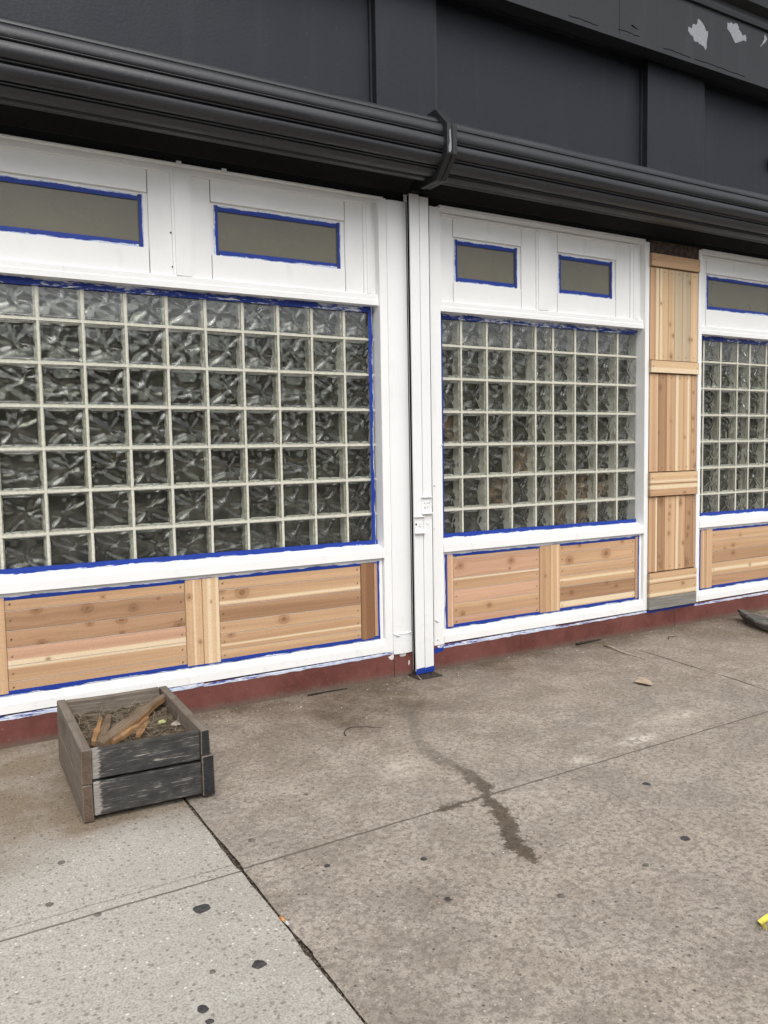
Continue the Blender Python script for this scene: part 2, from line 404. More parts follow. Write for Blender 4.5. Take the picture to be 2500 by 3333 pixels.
# ------------------------------------------------------------------ tape strips
def tape_mesh(name, strips, mat, parent, n_jit=.0022):
    """strips: (p0, p1, inward unit vector pointing to the painted side, width) in a plane facing -y"""
    V = []; F = []; UV = []
    u0 = 0.0
    for (p0, p1, nrm, w) in strips:
        p0, p1, nrm = Vector(p0), Vector(p1), Vector(nrm); L = (p1-p0).length; n = max(3, int(L/.012)); u0 += 1.37
        b = len(V)
        for i in range(n+1):
            t = i/n; p = p0.lerp(p1, t); u = u0+L*t
            ji = n_jit*.25*(float(vn(u*9, 5.1))-.5)*2; jo = n_jit*1.5*(float(vn(u*22, 8.3))-.5)*2+n_jit*2*(float(vn(u*3, 2.))-.5)
            for v, off in ((0, ji), (.5, 0), (1, jo)):
                q = p+nrm*(w*v+off); V.append((q.x, q.y-.0006*(v == .5), q.z)); UV.append((u, v))
        for i in range(n):
            for j in range(2):
                a = b+i*3+j; F.append((a, a+3, a+4, a+1))
    me = bpy.data.meshes.new(name); me.from_pydata(V, [], F)
    ul = me.uv_layers.new(name='UV')
    for l in me.loops: ul.data[l.index].uv = UV[l.vertex_index]
    bm = bmesh.new(); bm.from_mesh(me)
    for f in bm.faces:
        if f.normal.y > 0: f.normal_flip()
    bm.to_mesh(me); bm.free()
    return link(name, me, mat, parent)

# ------------------------------------------------------------------ glass block meshes
BLOCKS = {}
def block_mesh(w, h, variant, back):
    key = (round(w, 3), round(h, 3), variant, back.name)
    if key in BLOCKS: return BLOCKS[key]
    N = 44
    def wave(x, y, seed):
        """irregular folds fanning out from a point near the middle"""
        r0 = np.random.RandomState(seed)
        cx, cy = (r0.rand(2)-.5)*.06
        dx, dy = x-cx, y-cy; r = np.hypot(dx, dy); th = np.arctan2(dy, dx)
        ang = np.cumsum(r0.uniform(.55, 1.25, 6)); ang = ang/ang[-1]*2*np.pi*.97+r0.rand()*6.28
        h = np.zeros_like(x)
        for k, a0 in enumerate(ang):
            d = th-(a0+r0.uniform(-4, 4)*r); d = np.arctan2(np.sin(d), np.cos(d))
            w = r0.uniform(.010, .016)*(.7+5*np.clip(r, 0, .08)); side = np.clip(np.abs(d), 0, 1.5)*r
            h += (1 if k % 3 else -.8)*r0.uniform(.7, 1.2)*np.exp(-(side/w)**2)*sstep(.004, .030, r)
        h += 1.15*(vn(x*27+seed*3.1, y*27+seed)-.5)+.2*(vn(x*62+seed, y*58)-.5)
        return h
    xs = np.linspace(-w/2, w/2, N); zs = np.linspace(-h/2, h/2, N)
    X, Z = np.meshgrid(xs, zs, indexing='ij')
    d = np.minimum(np.minimum(X+w/2, w/2-X), np.minimum(Z+h/2, h/2-Z))
    # outer face of the front pane: flat, with a rolled rim
    V = []; F = []; MI = []; SM = []
    def grid(Y, mi, flip=False):
        n0 = len(V); n = Y.shape[0]; V.extend(np.stack([X, Y, Z], -1).reshape(-1, 3).tolist())
        idx = np.arange(n*n).reshape(n, n)+n0
        q = np.stack([idx[:-1, :-1], idx[1:, :-1], idx[1:, 1:], idx[:-1, 1:]], -1).reshape(-1, 4)
        if flip: q = q[:, ::-1]
        F.extend(q.tolist()); MI.extend([mi]*len(q)); SM.extend([True]*len(q))
    grid(.0045-.0030*np.exp(-((d-.008)/.004)**2), 0)
    # inner moulded face
    grid(.0142+.0036*wave(X, Z, variant*7+1)*sstep(.006, .016, d), 0, True)
    D = .088; e = .002
    def addq(pts, mi):
        n0 = len(V); V.extend(pts); F.append(list(range(n0, n0+4))); MI.append(mi); SM.append(False)
    x0, x1, z0, z1 = -w/2, w/2, -h/2, h/2
    addq([(x0, .002, z0), (x0, .002, z1), (x0+e, D, z1-e), (x0+e, D, z0+e)], 1)
    addq([(x1, .002, z1), (x1, .002, z0), (x1-e, D, z0+e), (x1-e, D, z1-e)], 1)
    addq([(x1, .002, z0), (x0, .002, z0), (x0+e, D, z0+e), (x1-e, D, z0+e)], 1)
    addq([(x0, .002, z1), (x1, .002, z1), (x1-e, D, z1-e), (x0+e, D, z1-e)], 1)
    # pale glass edge seen all round the face
    def band(a, b, y): return [(x0+a, y, z0+a), (x1-a, y, z0+a), (x1-a, y, z1-a), (x0+a, y, z1-a)], [(x0+b, y+.004, z0+b), (x1-b, y+.004, z0+b), (x1-b, y+.004, z1-b), (x0+b, y+.004, z1-b)]
    A_, B_ = band(.0, .0085, .0145)
    for q_ in range(4): addq([A_[q_], A_[(q_+1) % 4], B_[(q_+1) % 4], B_[q_]], 3)
    # far moulded face
    xs = np.linspace(x0+e, x1-e, 30); zs = np.linspace(z0+e, z1-e, 30); X, Z = np.meshgrid(xs, zs, indexing='ij')
    grid(D-.008+.0044*wave(X, Z, variant*7+2), 2)
    me = bpy.data.meshes.new('glass_block'); me.from_pydata(V, [], F)
    for m in (GLASS, BSIDE, back, BRIM): me.materials.append(m)
    me.polygons.foreach_set('material_index', MI); me.polygons.foreach_set('use_smooth', SM); me.update()
    BLOCKS[key] = me; return me

# ------------------------------------------------------------------ storefront bays
def sash(parent, xa, xb, oa, ob, label, tapemat, pane_mat=None):
    """xa..xb outer, oa..ob glazed opening between the stiles"""
    yf = -.040; z0, z1, oz0, oz1 = 2.212, 2.718, 2.335, 2.600; g = .0026
    bm = bmesh.new()
    box(bm, xa, oa-g, yf, .02, z0, z1); box(bm, ob+g, xb, yf-.0006, .02, z0, z1)
    box(bm, oa+g, ob-g, yf-.0012, .02, oz1, z1); box(bm, oa+g, ob-g, yf-.0004, .02, z0, oz0)
    s = obj('transom_sash', bm, WHITE, parent); s['label'] = label
    # glazing beads
    bm = bmesh.new(); ia, ib, iz0, iz1 = oa+.020, ob-.020, 2.338, 2.587
    box(bm, oa-.002, ia, -.026, .012, oz0, oz1); box(bm, ib, ob+.002, -.0264, .012, oz0, oz1)
    box(bm, ia, ib, -.0256, .012, iz1, oz1+.002); box(bm, ia, ib, -.0268, .012, oz0-.002, iz0)
    obj('glazing_bead', bm, WHITE, s)
    bm = bmesh.new(); box(bm, oa, ob, -.020, -.012, oz0, oz1)
    obj('pane', bm, pane_mat or PANE, s)
    y = -.0275; w = .028
    a, b, c, d = ia-.002, ib+.002, iz0-.002, iz1+.001
    tape_mesh('masking_tape', [((a+w, y, d-w), (b-w, y, d-w), (0, 0, 1), w), ((a+w, y-.0008, c+w), (b-w, y-.0008, c+w), (0, 0, -1), w),
                               ((a+w*.8, y-.0016, c), (a+w*.8, y-.0016, d), (-1, 0, 0), w*.8), ((b-w*.8, y-.0016, d), (b-w*.8, y-.0016, c), (1, 0, 0), w*.8)],
              tapemat, s)
    return s

def block_panel(parent, xl, xr, lines, z_lines, zb, zt, tan, seed):
    """mortar bars plus one glass block per cell"""
    mw = .0125
    bm = bmesh.new()
    zs = [zb]+z_lines+[zt]
    for z in z_lines: box(bm, xl, xr, -.001, .09, z-mw/2+random.uniform(-.0006, .0006), z+mw/2+random.uniform(-.0006, .0006))
    for x in lines:
        for a, b in zip(zs, zs[1:]):
            wv = mw/2*(1.25 if b == zt else 1.0)
            lo = a+mw/2 if a != zb else a; hi = b-mw/2 if b != zt else b
            box(bm, x-wv+random.uniform(-.0007, .0007), x+wv+random.uniform(-.0007, .0007), -.0004, .09, lo-.0003, hi+.0003)
    bmesh.ops.subdivide_edges(bm, edges=[e for e in bm.edges if e.calc_length() > .1], cuts=7)
    for v in bm.verts:
        v.co.x += .0016*(float(vn(v.co.z*60+seed, v.co.x*30))-.5); v.co.z += .0016*(float(vn(v.co.x*60+seed, v.co.z*30))-.5)
    obj('mortar_grid', bm, MORTAR, parent)
    xs = [xl]+lines+[xr]
    r = random.Random(seed)
    nb = 0
    for i, (a, b) in enumerate(zip(xs, xs[1:])):
        for j, (c, d) in enumerate(zip(zs, zs[1:])):
            xa, xb = (a+mw/2 if i else a), (b-mw/2 if i < len(xs)-2 else b)
            za, zb_ = (c+mw/2 if j else c), (d-mw/2 if j < len(zs)-2 else d)
            w, h = round(xb-xa, 3)+.002, round(zb_-za, 3)+.002
            back = BTAN if (i, j) in tan else BBACK
            me = block_mesh(w, h, r.choice([1, 2, 3, 4, 5, 6, 7, 8]), back)
            o = bpy.data.objects.new('glass_block', me); COL.objects.link(o); o.parent = parent
            o.location = Vector(((xa+xb)/2, 0.0, (za+zb_)/2))-parent.location
            if (i, j) in tan: o['label'] = 'glass block with a tan shape showing through'
            nb += 1
    return nb

ROWS = [2.165-.2*k for k in range(1, 7)]      # 1.965 ... 0.965
def make_bay(label, xl, xr, cas_l, cas_r, mull, ops, lines, zoff, tan, seed, edge_l, edge_r, tape_top, fields, stiles, side_tapes, sash_labels):
    cx = (xl+xr)/2
    t = thing('storefront_window', label, 'window', (cx, 0, 0))
    # casings (full depth, so their inner faces are the reveals)
    for (a, b, lo) in (cas_l, cas_r):
        bm = bmesh.new(); box(bm, a, b, -.080, .095, lo, 2.742, bev=.002); obj('casing', bm, WHITE, t)
    # head board, drip edge
    bm = bmesh.new(); box(bm, xl, xr, -.046, .09, 2.7185, 2.738); obj('head_board', bm, WHITE, t)
    bm = bmesh.new()
    if len(edge_l) > 1:
        box(bm, xl-.03, xr+.03, -.082, -.02, 2.7385, 2.746)
        for tx in edge_l: box(bm, tx-.012, tx+.012, -.083, -.076, 2.7385, 2.757)
    else:
        box(bm, xl+.0005, xr-.0005, -.0785, .09, 2.7385, 2.757); box(bm, xl+.0005, xr-.0005, -.064, -.0465, 2.7235, 2.7383)
    obj('drip_edge', bm, WHITE2, t)
    # frame strips round the two sashes
    bm = bmesh.new()
    m0, m1 = mull
    for (s0, s1, d) in ((xl, ops[0][0], 1), (ops[1][1], xr, -1)):
        wd = s1-s0
        if d == 1: sl = [(s0, s0+wd*.45, -.030), (s0+wd*.45, s0+wd*.78, -.060), (s0+wd*.78, s1, -.053)]
        else: sl = [(s1-wd*.45, s1, -.030), (s1-wd*.78, s1-wd*.45, -.060), (s0, s1-wd*.78, -.053)]
        for a, b, y in sl: box(bm, a, b, y, .02, 2.212, 2.7183)
    box(bm, m0, m0+.012, -.053, .02, 2.212, 2.7183); box(bm, m0+.012, m0+.045, -.062, .02, 2.212, 2.7183)
    box(bm, m0+.045, m1-.012, -.060, .02, 2.212, 2.7183); box(bm, m1-.012, m1, -.051, .02, 2.212, 2.7183)
    for (a, b) in ((ops[0][0], ops[0][1]), (ops[1][0], ops[1][1])):
        box(bm, a, b, -.056, .02, 2.7055, 2.7178)
    obj('transom_frame', bm, WHITE, t)
    # rail between transoms and glass block
    bm = bmesh.new()
    prism_x(bm, [(-.064, 2.150), (-.064, 2.176), (-.060, 2.182), (-.060, 2.206), (-.056, 2.2115), (.09, 2.2115), (.09, 2.150)], xl, xr); fixn(bm)
    obj('transom_rail', bm, WHITE, t)
    for (xa, xb, oa, ob), lb, tm in zip(ops, sash_labels, (TAPE_P, TAPE_P)):
        sash(t, xa, xb, oa, ob, lb, tm)
    # glass block
    block_panel(t, xl-.004, xr+.004, lines, [z+zoff for z in ROWS][::-1], .775, 2.155, tan, seed)
    # sill
    bm = bmesh.new()
    prism_x(bm, [(-.085, .714), (-.085, .760), (-.082, .763), (-.002, .788), (.09, .788), (.09, .714)], xl, xr); fixn(bm)
    obj('sill', bm, WHITE, t)
    # lower panel: white surround, bottom rail
    bm = bmesh.new(); box(bm, xl+.003, xr-.003, -.060, .06, .20, .7135); obj('panel_backing', bm, WHITE, t)
    bm = bmesh.new()
    prism_x(bm, [(-.084, .159), (-.084, .202), (-.080, .207), (-.0605, .236), (-.02, .236), (-.02, .159)], xl, xr); fixn(bm)
    obj('bottom_rail', bm, WHITE, t)
    for f in fields: boards_mesh('cedar_siding', f, t)
    for f in stiles: boards_mesh('cedar_stile', f, t)
    # tapes: over the glass block and round the cedar
    y = -.0075; W_ = .034
    tape_mesh('masking_tape', [((xl+.001, y, 2.150-W_), (xr-.002, y, 2.150-W_), (0, 0, 1), W_)], tape_top, t, .003)
    st = [((xl+.001, y-.0008, .817), (xr-.002, y-.0008, .812), (0, 0, -1), .03)]
    for sx, dr in side_tapes: st.append(((sx, y-.0016, .79), (sx, y-.0016, 2.15), (dr, 0, 0), .024))
    tape_mesh('masking_tape', st, TAPE_L, t, .003)
    a, b = edge_r; y = -.0645; w = .019
    tape_mesh('masking_tape', [((a, y, .697-w), (b, y, .697-w), (0, 0, 1), w), ((a, y-.0008, .241+w), (b, y-.0008, .241+w), (0, 0, -1), w*1.2),
                               ((a+w*.8, y-.0016, .24), (a+w*.8, y-.0016, .697), (-1, 0, 0), w*.8), ((b-w*.8, y-.0016, .697), (b-w*.8, y-.0016, .24), (1, 0, 0), w*.8)], TAPE_L, t)
    return t

def rows(x0, x1, zs, tones, y=-.0625, saps={}, knots={}, nails=True):
    out = []
    for i, (a, b) in enumerate(zip(zs, zs[1:])):
        d = dict(x0=x0, x1=x1, z0=min(a, b)+.0004, z1=max(a, b)-.0004, y=y, along='x', tone=tones[i], sap=saps.get(i, []), knots=knots.get(i, []), arch=random.uniform(.1, .9))
        W_ = abs(b-a)
        if nails: d['nails'] = [(.022, W_*.5), (x1-x0-.022, W_*.5)]
        out.append(d)
    return out
def post(x0, x1, tone, y=-.0660, sap=[], knots=[], z0=.246, z1=.693):
    return dict(x0=x0, x1=x1, z0=z0, z1=z1, y=y, along='z', tone=tone, sap=sap, knots=knots, arch=.2, edge=.5)

# left bay ---------------------------------------------------------------
zl = [.690, .628, .535, .456, .372, .298, .246]
f_left = rows(-1.807, -.976, zl, 'cttpcc', saps={3: [(.02, .30)], 4: [(.86, 1.0)]},
              knots={0: [(.52, .35, .008)], 1: [(.16, .93, .016), (.43, .74, .017), (.69, .48, .015), (.84, .85, .006)], 2: [(.62, .9, .017), (.18, .05, .014), (.96, .12, .017), (.62, .1, .008), (.44, .93, .012)], 3: [(.21, .12, .008)]})
zr = [.690, .622, .537, .453, .388, .304, .246]
f_right = rows(-.797, .041, zr, 'cctccc', knots={1: [(.15, .72, .024), (.02, .95, .012)], 3: [(.43, .6, .019)], 4: [(.07, .94, .013)], 5: []}, saps={0: [(.86, 1.0)], 1: [(.12, .3)], 4: [(.3, .4)]})
make_bay('leftmost white storefront window, the widest, beside the planter box, with ten columns of glass block',
         -1.96, .19, (-2.03, -1.96, .155), (.19, .240, .155), (-.970, -.865),
         [(-1.93, -.970, -1.82, -1.083), (-.865, .106, -.768, -.005)],
         [-1.8+.2*i for i in range(10)], 0.0, set(), 1, [-.934, -.704], (-1.90, .1655), TAPE_M,
         [f_left, f_right],
         [[post(-1.90, -1.807, 'c')], [post(-.976, -.887, 'c', knots=[(.8, .25, .012), (.27, .8, .008)], sap=[(.45, .55)]), post(-.887, -.797, 'w', y=-.0672, sap=[(.3, .5), (.8, .95)], knots=[(.72, .5, .006)])],
          [post(.041, .128, 'b'), post(.128, .150, 'p', y=-.0650)]],
         [(.152, 1)], ['long transom sash with olive pane, left half of the widest window', 'short transom sash with olive pane and wrinkled tape corner'])
lb = [o for o in COL.objects if o.type == 'EMPTY' and o.name.startswith('storefront_window')][0]
for x, z in ((-.9745, 2.420), (-.9715, 2.255)):
    bm = bmesh.new(); bmesh.ops.create_cone(bm, cap_ends=True, segments=8, radius1=.005, radius2=.004, depth=.003, matrix=Matrix.Translation((x, -.0425, z)) @ Matrix.Rotation(math.pi/2, 4, 'X')); obj('nail_head', bm, RUST0, lb)
# middle bay -------------------------------------------------------------
zl = [.690, .662, .545, .469, .388, .298, .246]
f2l = rows(.686, 1.374, zl, 'cpcpcp', knots={1: [(.08, .62, .017), (.66, .62, .018), (.64, .18, .008)], 4: [(.40, .55, .012), (.10, .2, .013)], 3: []}, saps={2: [(.85, .97)]})
zr = [.690, .630, .545, .475, .400, .302, .246]
f2r = rows(1.553, 2.262, zr, 'cccctw', knots={0: [(.25, .7, .011), (.82, .6, .010)], 1: [(.12, .35, .022), (.60, .6, .026)], 4: [(.15, .55, .012), (.74, .6, .010), (.61, .9, .008)]}, saps={3: [(.55, .75)], 5: [(.35, 1.0)]})
make_bay('middle white storefront window right of the guide rails, with nine columns of glass block',
         .605, 2.33, (.530, .605, .117), (.330+2, 2.370, .155), (1.366, 1.476),
         [(.632, 1.366, .724, 1.250), (1.476, 2.212, 1.553, 2.083)],
         [.808, 1.005, 1.201, 1.402, 1.553, 1.749, 1.949, 2.146], -.006,
         {(3, 2), (2, 1), (5, 1), (6, 1), (7, 1), (6, 0), (5, 0), (0, 3)}, 2, [], (.622, 2.302), TAPE_H,
         [f2l, f2r],
         [[post(.640, .686, 'p', sap=[(.7, .8)])], [post(1.374, 1.465, 'c', knots=[(.55, .55, .007)]), post(1.465, 1.553, 'c', y=-.0675, sap=[(.7, .78)])], [post(2.262, 2.288, 'c')]],
         [(.662, -1)], ['nearly square transom sash beside the guide rail side of the middle window', 'nearly square transom sash at the cedar side of the middle window'])
# right bay --------------------------------------------------------------
zl = [.690, .600, .520, .43, .335, .246]
f3 = rows(3.092, 3.93, zl, 'cctct', knots={0: [(.4, .3, .008)], 1: [(.3, .4, .012), (.18, .2, .009)], 2: [(.3, .7, .014)], 3: [(.55, .5, .01)]}, saps={3: [(.35, .6)]})
f3b = rows(4.10, 4.50, zl, 'ctcct')
make_bay('right white storefront window cut off by the photo edge, beyond the bare cedar column',
         2.925, 4.66, (2.885, 2.925, .155), (4.66, 4.74, .155), (3.925, 4.035),
         [(2.952, 3.925, 3.012, 3.83), (4.035, 4.63, 4.12, 4.56)],
         [3.051, 3.247, 3.447, 3.598, 3.804, 4.0, 4.2, 4.35, 4.55], -.008, set(), 3, [2.9], (2.940, 4.62), TAPE_M,
         [f3, f3b], [[post(2.958, 3.022, 'c', sap=[(.45, .55)]), post(3.022, 3.092, 'c', y=-.0670)], [post(3.93, 4.015, 'c'), post(4.015, 4.10, 'c', y=-.067)], [post(4.50, 4.60, 'c')]],
         [(2.982, -1)], ['transom sash with a white fleck on the olive pane, nearest the cedar column', 'transom sash at the far right end'])

# ------------------------------------------------------------------ bare cedar column
cc = thing('cedar_column', 'bare cedar board column between the middle and right windows, not yet painted', 'board panel', (2.62, -.09, .155))
def vboards(xs, z0, z1, tones, saps={}, knots={}, nails=True):
    o = []
    for i, (a, b) in enumerate(zip(xs, xs[1:])):
        d = dict(x0=a+.0004, x1=b-.0004, z0=z0, z1=z1, y=-.0845-.0004*(i % 2), along='z', tone=tones[i], sap=saps.get(i, []), knots=knots.get(i, []), arch=.15)
        if nails: d['nails'] = [(.03, (b-a)*.5), (z1-z0-.03, (b-a)*.5)]
        o.append(d)
    return o
boards_mesh('vertical_boards', vboards([2.372, 2.464, 2.556, 2.623, 2.705, 2.790, 2.872], 1.935, 2.577, 'cwwggw', saps={0: [(.65, .95)], 1: [(.1, .3)]},
            knots={1: [(.62, .2, .009)], 2: [(.05, .5, .015), (.40, .3, .009), (.28, .8, .012)], 4: [(.88, .95, .012), (.25, .95, .012)], 5: [(.25, .2, .01)]}), cc)
boards_mesh('vertical_boards', vboards([2.372, 2.462, 2.550, 2.642, 2.728, 2.814, 2.872], 1.146, 1.841, 'ctcwcc', saps={0: [(.9, 1)], 3: [(.02, .35)], 4: [(.5, .75)]},
            knots={1: [(.86, .2, .013), (.4, .1, .006)], 2: [(.52, .5, .006)], 4: [(.35, .2, .008)], 5: [(.2, .4, .01), (.42, .3, .01), (.55, .3, .012), (.82, .3, .008), (.05, .8, .014)]}), cc)
boards_mesh('vertical_boards', vboards([2.372, 2.464, 2.540, 2.649, 2.760, 2.844, 2.872], .426, .968, 'ctcctc', saps={0: [(.8, 1)], 3: [(.1, .3)]},
            knots={1: [(.93, .4, .02), (.2, .3, .01), (.1, .4, .013)], 2: [(.86, .5, .009), (.76, .45, .01), (.5, .4, .011), (.68, .4, .006)], 3: [(.9, .5, .016), (.35, .8, .011)], 4: [(.75, .5, .01), (.55, .4, .012), (.45, .3, .01), (.08, .2, .02)], 5: [(.9, .5, .006)]}), cc)
for zs, tn, sp, kn in (([2.579, 2.667], 'c', {}, {}), ([1.845, 1.931], 'w', {0: [(.0, .42)]}, {}), ([.972, 1.062, 1.142], 'cw', {0: [(.6, .9)], 1: [(.15, .3)]}, {0: [(.72, .2, .008)]}),
                       ([.246, .345, .422], 'wc', {0: [(.1, .3)], 1: [(.2, .4)]}, {0: [(.7, .75, .012)]})):
    b = rows(2.366, 2.869, zs[::-1] if zs[0] > zs[-1] else zs, tn, y=-.1045, saps=sp, knots=kn)
    for q in b: q['t'] = .022
    boards_mesh('rail_board', b, cc)
def m_greyb():
    k = NT('grey_board'); p = k.pos(); n = k.noise(k.mapv(p, (3.5, 40, 60)), 1.0, 5, .65); n2 = k.noise(p, 60, 2)
    c = k.mix(k.ss(n, .3, .7), (.27, .262, .235), (.175, .165, .145)); c = k.mix(k.ss(n2, .68, .74, 0, .7), c, (.07, .06, .05))
    return k.bsdf(c, .85, k.bump(n, .4, .003), .2)
GREY_B = m_greyb()
DARK_B = m_plain('dark_old_board', (.075, .055, .044), .9, .15, 34, .4)
bm = bmesh.new(); box(bm, 2.366, 2.869, -.1045, -.07, .157, .2445, bev=.002); o = obj('kick_board', bm, GREY_B, cc); o['label'] = 'weathered grey board at the foot of the column'
bm = bmesh.new(); box(bm, 2.372, 2.872, -.0845, -.06, 2.669, 2.757); o = obj('top_board', bm, DARK_B, cc); o['label'] = 'old dark brown board at the top of the column'
bm = bmesh.new(); box(bm, 2.3715, 2.884, -.066, .09, .156, 2.75); obj('backing', bm, DARK_B, cc)

# ------------------------------------------------------------------ metal flashing, guide rails
fl = thing('metal_flashing', 'tall white painted sheet metal strip left of the guide rails', 'panel', (.30, -.085, .14))
bm = bmesh.new()
pr = [(.2405+.125*i/12, -.083-.010*math.sin(math.pi*(i/12)**.8)*.9-.004*(i/12)) for i in range(13)]
prism_z(bm, pr+[(.3655, -.06), (.2405, -.06)], .258, 2.735); fixn(bm); o = obj('sheet', bm, WHITE2, fl)
bm = bmesh.new(); prism_z(bm, [(x, y-.003) for x, y in pr]+[(.3655, -.06), (.2405, -.06)], .140, .255); fixn(bm); obj('sheet', bm, WHITE2, fl)
bm = bmesh.new()
for (x, y, z, r) in ((.262, -.094, .254, .011), (.272, -.095, .249, .008), (.250, -.09, .256, .007), (.352, -.096, .262, .008), (.360, -.095, .25, .006)):
    bmesh.ops.create_icosphere(bm, subdivisions=1, radius=r, matrix=Matrix.Translation((x, y, z)))
tube(bm, [(.245, -.089, .2575), (.28, -.0945, .2585), (.33, -.0965, .2570), (.364, -.093, .2585)], .0045)
obj('caulk_bead', bm, CAULK, fl, True)
bm = bmesh.new(); box(bm, .350, .374, -.097, -.09, 2.737, 2.775); box(bm, .374, .388, -.0965, -.091, 2.737, 2.772); obj('cap_tab', bm, WHITE2, fl)

def guide_rail(xw, d, label, ztop, latch):
    """U channel with its slot facing away from the other rail; xw = web outer face, d = -1 opens left, +1 opens right"""
    t = thing('guide_rail', label, 'guide rail', (xw+d*.03, -.115, 0), 'pair of shutter guide rails')
    X = lambda a: xw+d*a
    bm = bmesh.new()
    def bx(a, b, *r): 
        a, b = sorted((X(a), X(b))); box(bm, a, b, *r)
    bx(0, .060, -.137, -.132, .030, ztop); bx(0, .005, -.132, -.096, .030, ztop); bx(0, .053, -.096, -.091, .03, ztop-.03)
    bx(.056, .060, -.132, -.127, .030, ztop)
    obj('channel', bm, WHITE2, t)
    bm = bmesh.new(); bx(.0055, .0537, -.1315, -.0965, .032, ztop-.002); obj('slot_shade', bm, BLACK, t)  # black box standing in for the shade inside the slot
    # foot wrapped in blue tape, dark plate on the pavement
    a, b = sorted((X(-.0015), X(.0615)))
    y = -.1395
    tape_mesh('masking_tape', [((a, y, .045), (b, y, .049), (0, 0, -1), .034)], TAPE_F, t)
    bm = bmesh.new(); bx(0, .058, -.135, -.095, .007, .0295); obj('foot', bm, RUST, t)
    lx, lz = latch
    la = bmesh.new()
    box(la, lx-.030, lx+.030, -.142, -.1375, lz-.045, lz+.045, bev=.001)
    box(la, lx-.034, lx+.036, -.156, -.1375, lz+.0455, lz+.050, bev=.001); box(la, lx-.030, lx+.040, -.158, -.1375, lz-.050, lz-.0455, bev=.001)
    lo = obj('latch_plate', la, WHITE2, t)
    return t, lo
RUST = m_plain('rusty_plate', (.045, .035, .03), .8, .3, 60, .5)
TAPE_F = m_tape('tape_foot', .16, .25)
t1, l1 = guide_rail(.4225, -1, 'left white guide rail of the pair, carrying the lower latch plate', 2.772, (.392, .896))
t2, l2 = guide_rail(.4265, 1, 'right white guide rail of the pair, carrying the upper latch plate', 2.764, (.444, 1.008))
def bolt(parent, x, z, r, h=.006, mat=WHITE2, y=-.142):
    bm = bmesh.new(); bmesh.ops.create_cone(bm, cap_ends=True, segments=10, radius1=r, radius2=r*.8, depth=h, matrix=Matrix.Translation((x, y-h/2, z)) @ Matrix.Rotation(math.pi/2, 4, 'X'))
    return obj('bolt', bm, mat, parent)
for dx, dz in ((-.008, .018), (.010, .018), (-.008, -.004), (.010, -.004)): bolt(l2, .444+dx, 1.008+dz, .006)
bolt(l2, .464, 1.022, .0025, .002, BLACK); bolt(l2, .436, .990, .0028, .002, BLACK)
bolt(l1, .372, .900, .0062, .002, BLACK); bolt(l1, .400, .905, .0075); bolt(l1, .400, .893, .0075)
bm = bmesh.new(); bmesh.ops.create_cone(bm, cap_ends=True, segments=12, radius1=.007, radius2=.006, depth=.004, matrix=Matrix.Translation((.453, -.139, .902)) @ Matrix.Rotation(math.pi/2, 4, 'X'))
obj('rivet', bm, WHITE2, t2)
bm = bmesh.new(); box(bm, .335, .497, -.212, -.0835, .0005, .0065, bev=.001)
tag(obj('base_plate', bm, RUST), 'dark rusty steel plate on the pavement under the guide rails', 'base plate')
for x in (.375, .455):
    bm = bmesh.new(); bmesh.ops.create_cone(bm, cap_ends=True, segments=6, radius1=.010, radius2=.009, depth=.009, matrix=Matrix.Translation((x, -.172, .0112)))
    o = obj('anchor_bolt', bm, RUST, None); o.parent = bpy.data.objects['base_plate']

# caulk lumps on the board right of the rails
mid = [o for o in COL.objects if o.name.startswith('storefront_window') and o.type == 'EMPTY' and 'middle' in o['label']][0]
bm = bmesh.new()
for (x, z, r) in ((.545, 1.12, .007), (.549, .30, .008), (.558, .296, .006), (.556, .185, .006), (.558, .14, .007), (.60, 1.36, .006), (.541, .86, .004)):
    bmesh.ops.create_icosphere(bm, subdivisions=2, radius=r, matrix=Matrix.Translation((x, -.082, z)))
tube(bm, [(.532, -.081, .305), (.545, -.082, .306), (.553, -.082, .301)], .004)
obj('caulk_blob', bm, CAULK, mid, True)

# ------------------------------------------------------------------ red plinth
pl = thing('plinth', 'oxide red painted kick wall along the foot of the whole storefront', 'wall', (0, -.08, 0))
seg = [(-4.2, -2.2), (-2.197, .244), (.2475, 1.2), (1.2002, 2.655), (2.658, 5.2)]
for a, b in seg:
    bm = bmesh.new(); box(bm, a, b, -.0815, .09, -.01, .1505, bev=.0015); obj('plinth_panel', bm, RED, pl)
def along(z0, z1, x0, x1, w, y=-.0835): return ((x0, y, z0+w), (x1, y, z1+w), (0, 0, -1), w)
for st in (along(.130, .136, -2.0, -.9, .021), along(.133, .139, -.9, .236, .017), along(.1265, .134, .56, 1.5, .021), along(.132, .140, 1.5, 2.36, .013), along(.129, .134, 2.87, 4.7, .016)):
    tape_mesh('masking_tape', [st], TAPE_B, pl)
for st in (along(.132, .137, 2.36, 2.88, .017), along(.10, .112, .528, .595, .034)): tape_mesh('masking_tape', [st], TAPE_F, pl)
SPL = m_plain('paint_splash', (.68, .66, .64), .6, .3, 60, .2)
def blotch(cx, cz, y, pts):
    bm = bmesh.new()
    vs = [bm.verts.new((cx+a, y, cz+b)) for a, b in pts]; f = bm.faces.new(vs); f.normal_update()
    if f.normal.y > 0: f.normal_flip()
    obj('paint_splash', bm, SPL, pl)
blotch(.225, .125, -.0832, [(-.022, .004), (-.010, -.012), (.006, -.016), (.016, -.008), (.017, .015), (.004, .016), (-.008, .008)])
blotch(.305, .128, -.0832, [(-.026, .002), (-.018, -.009), (.0, -.010), (.018, -.008), (.024, .004), (.012, .010), (-.012, .008)])
blotch(.348, .07, -.0832, [(-.005, .018), (-.008, .0), (-.003, -.012), (.004, .002), (.003, .02)])

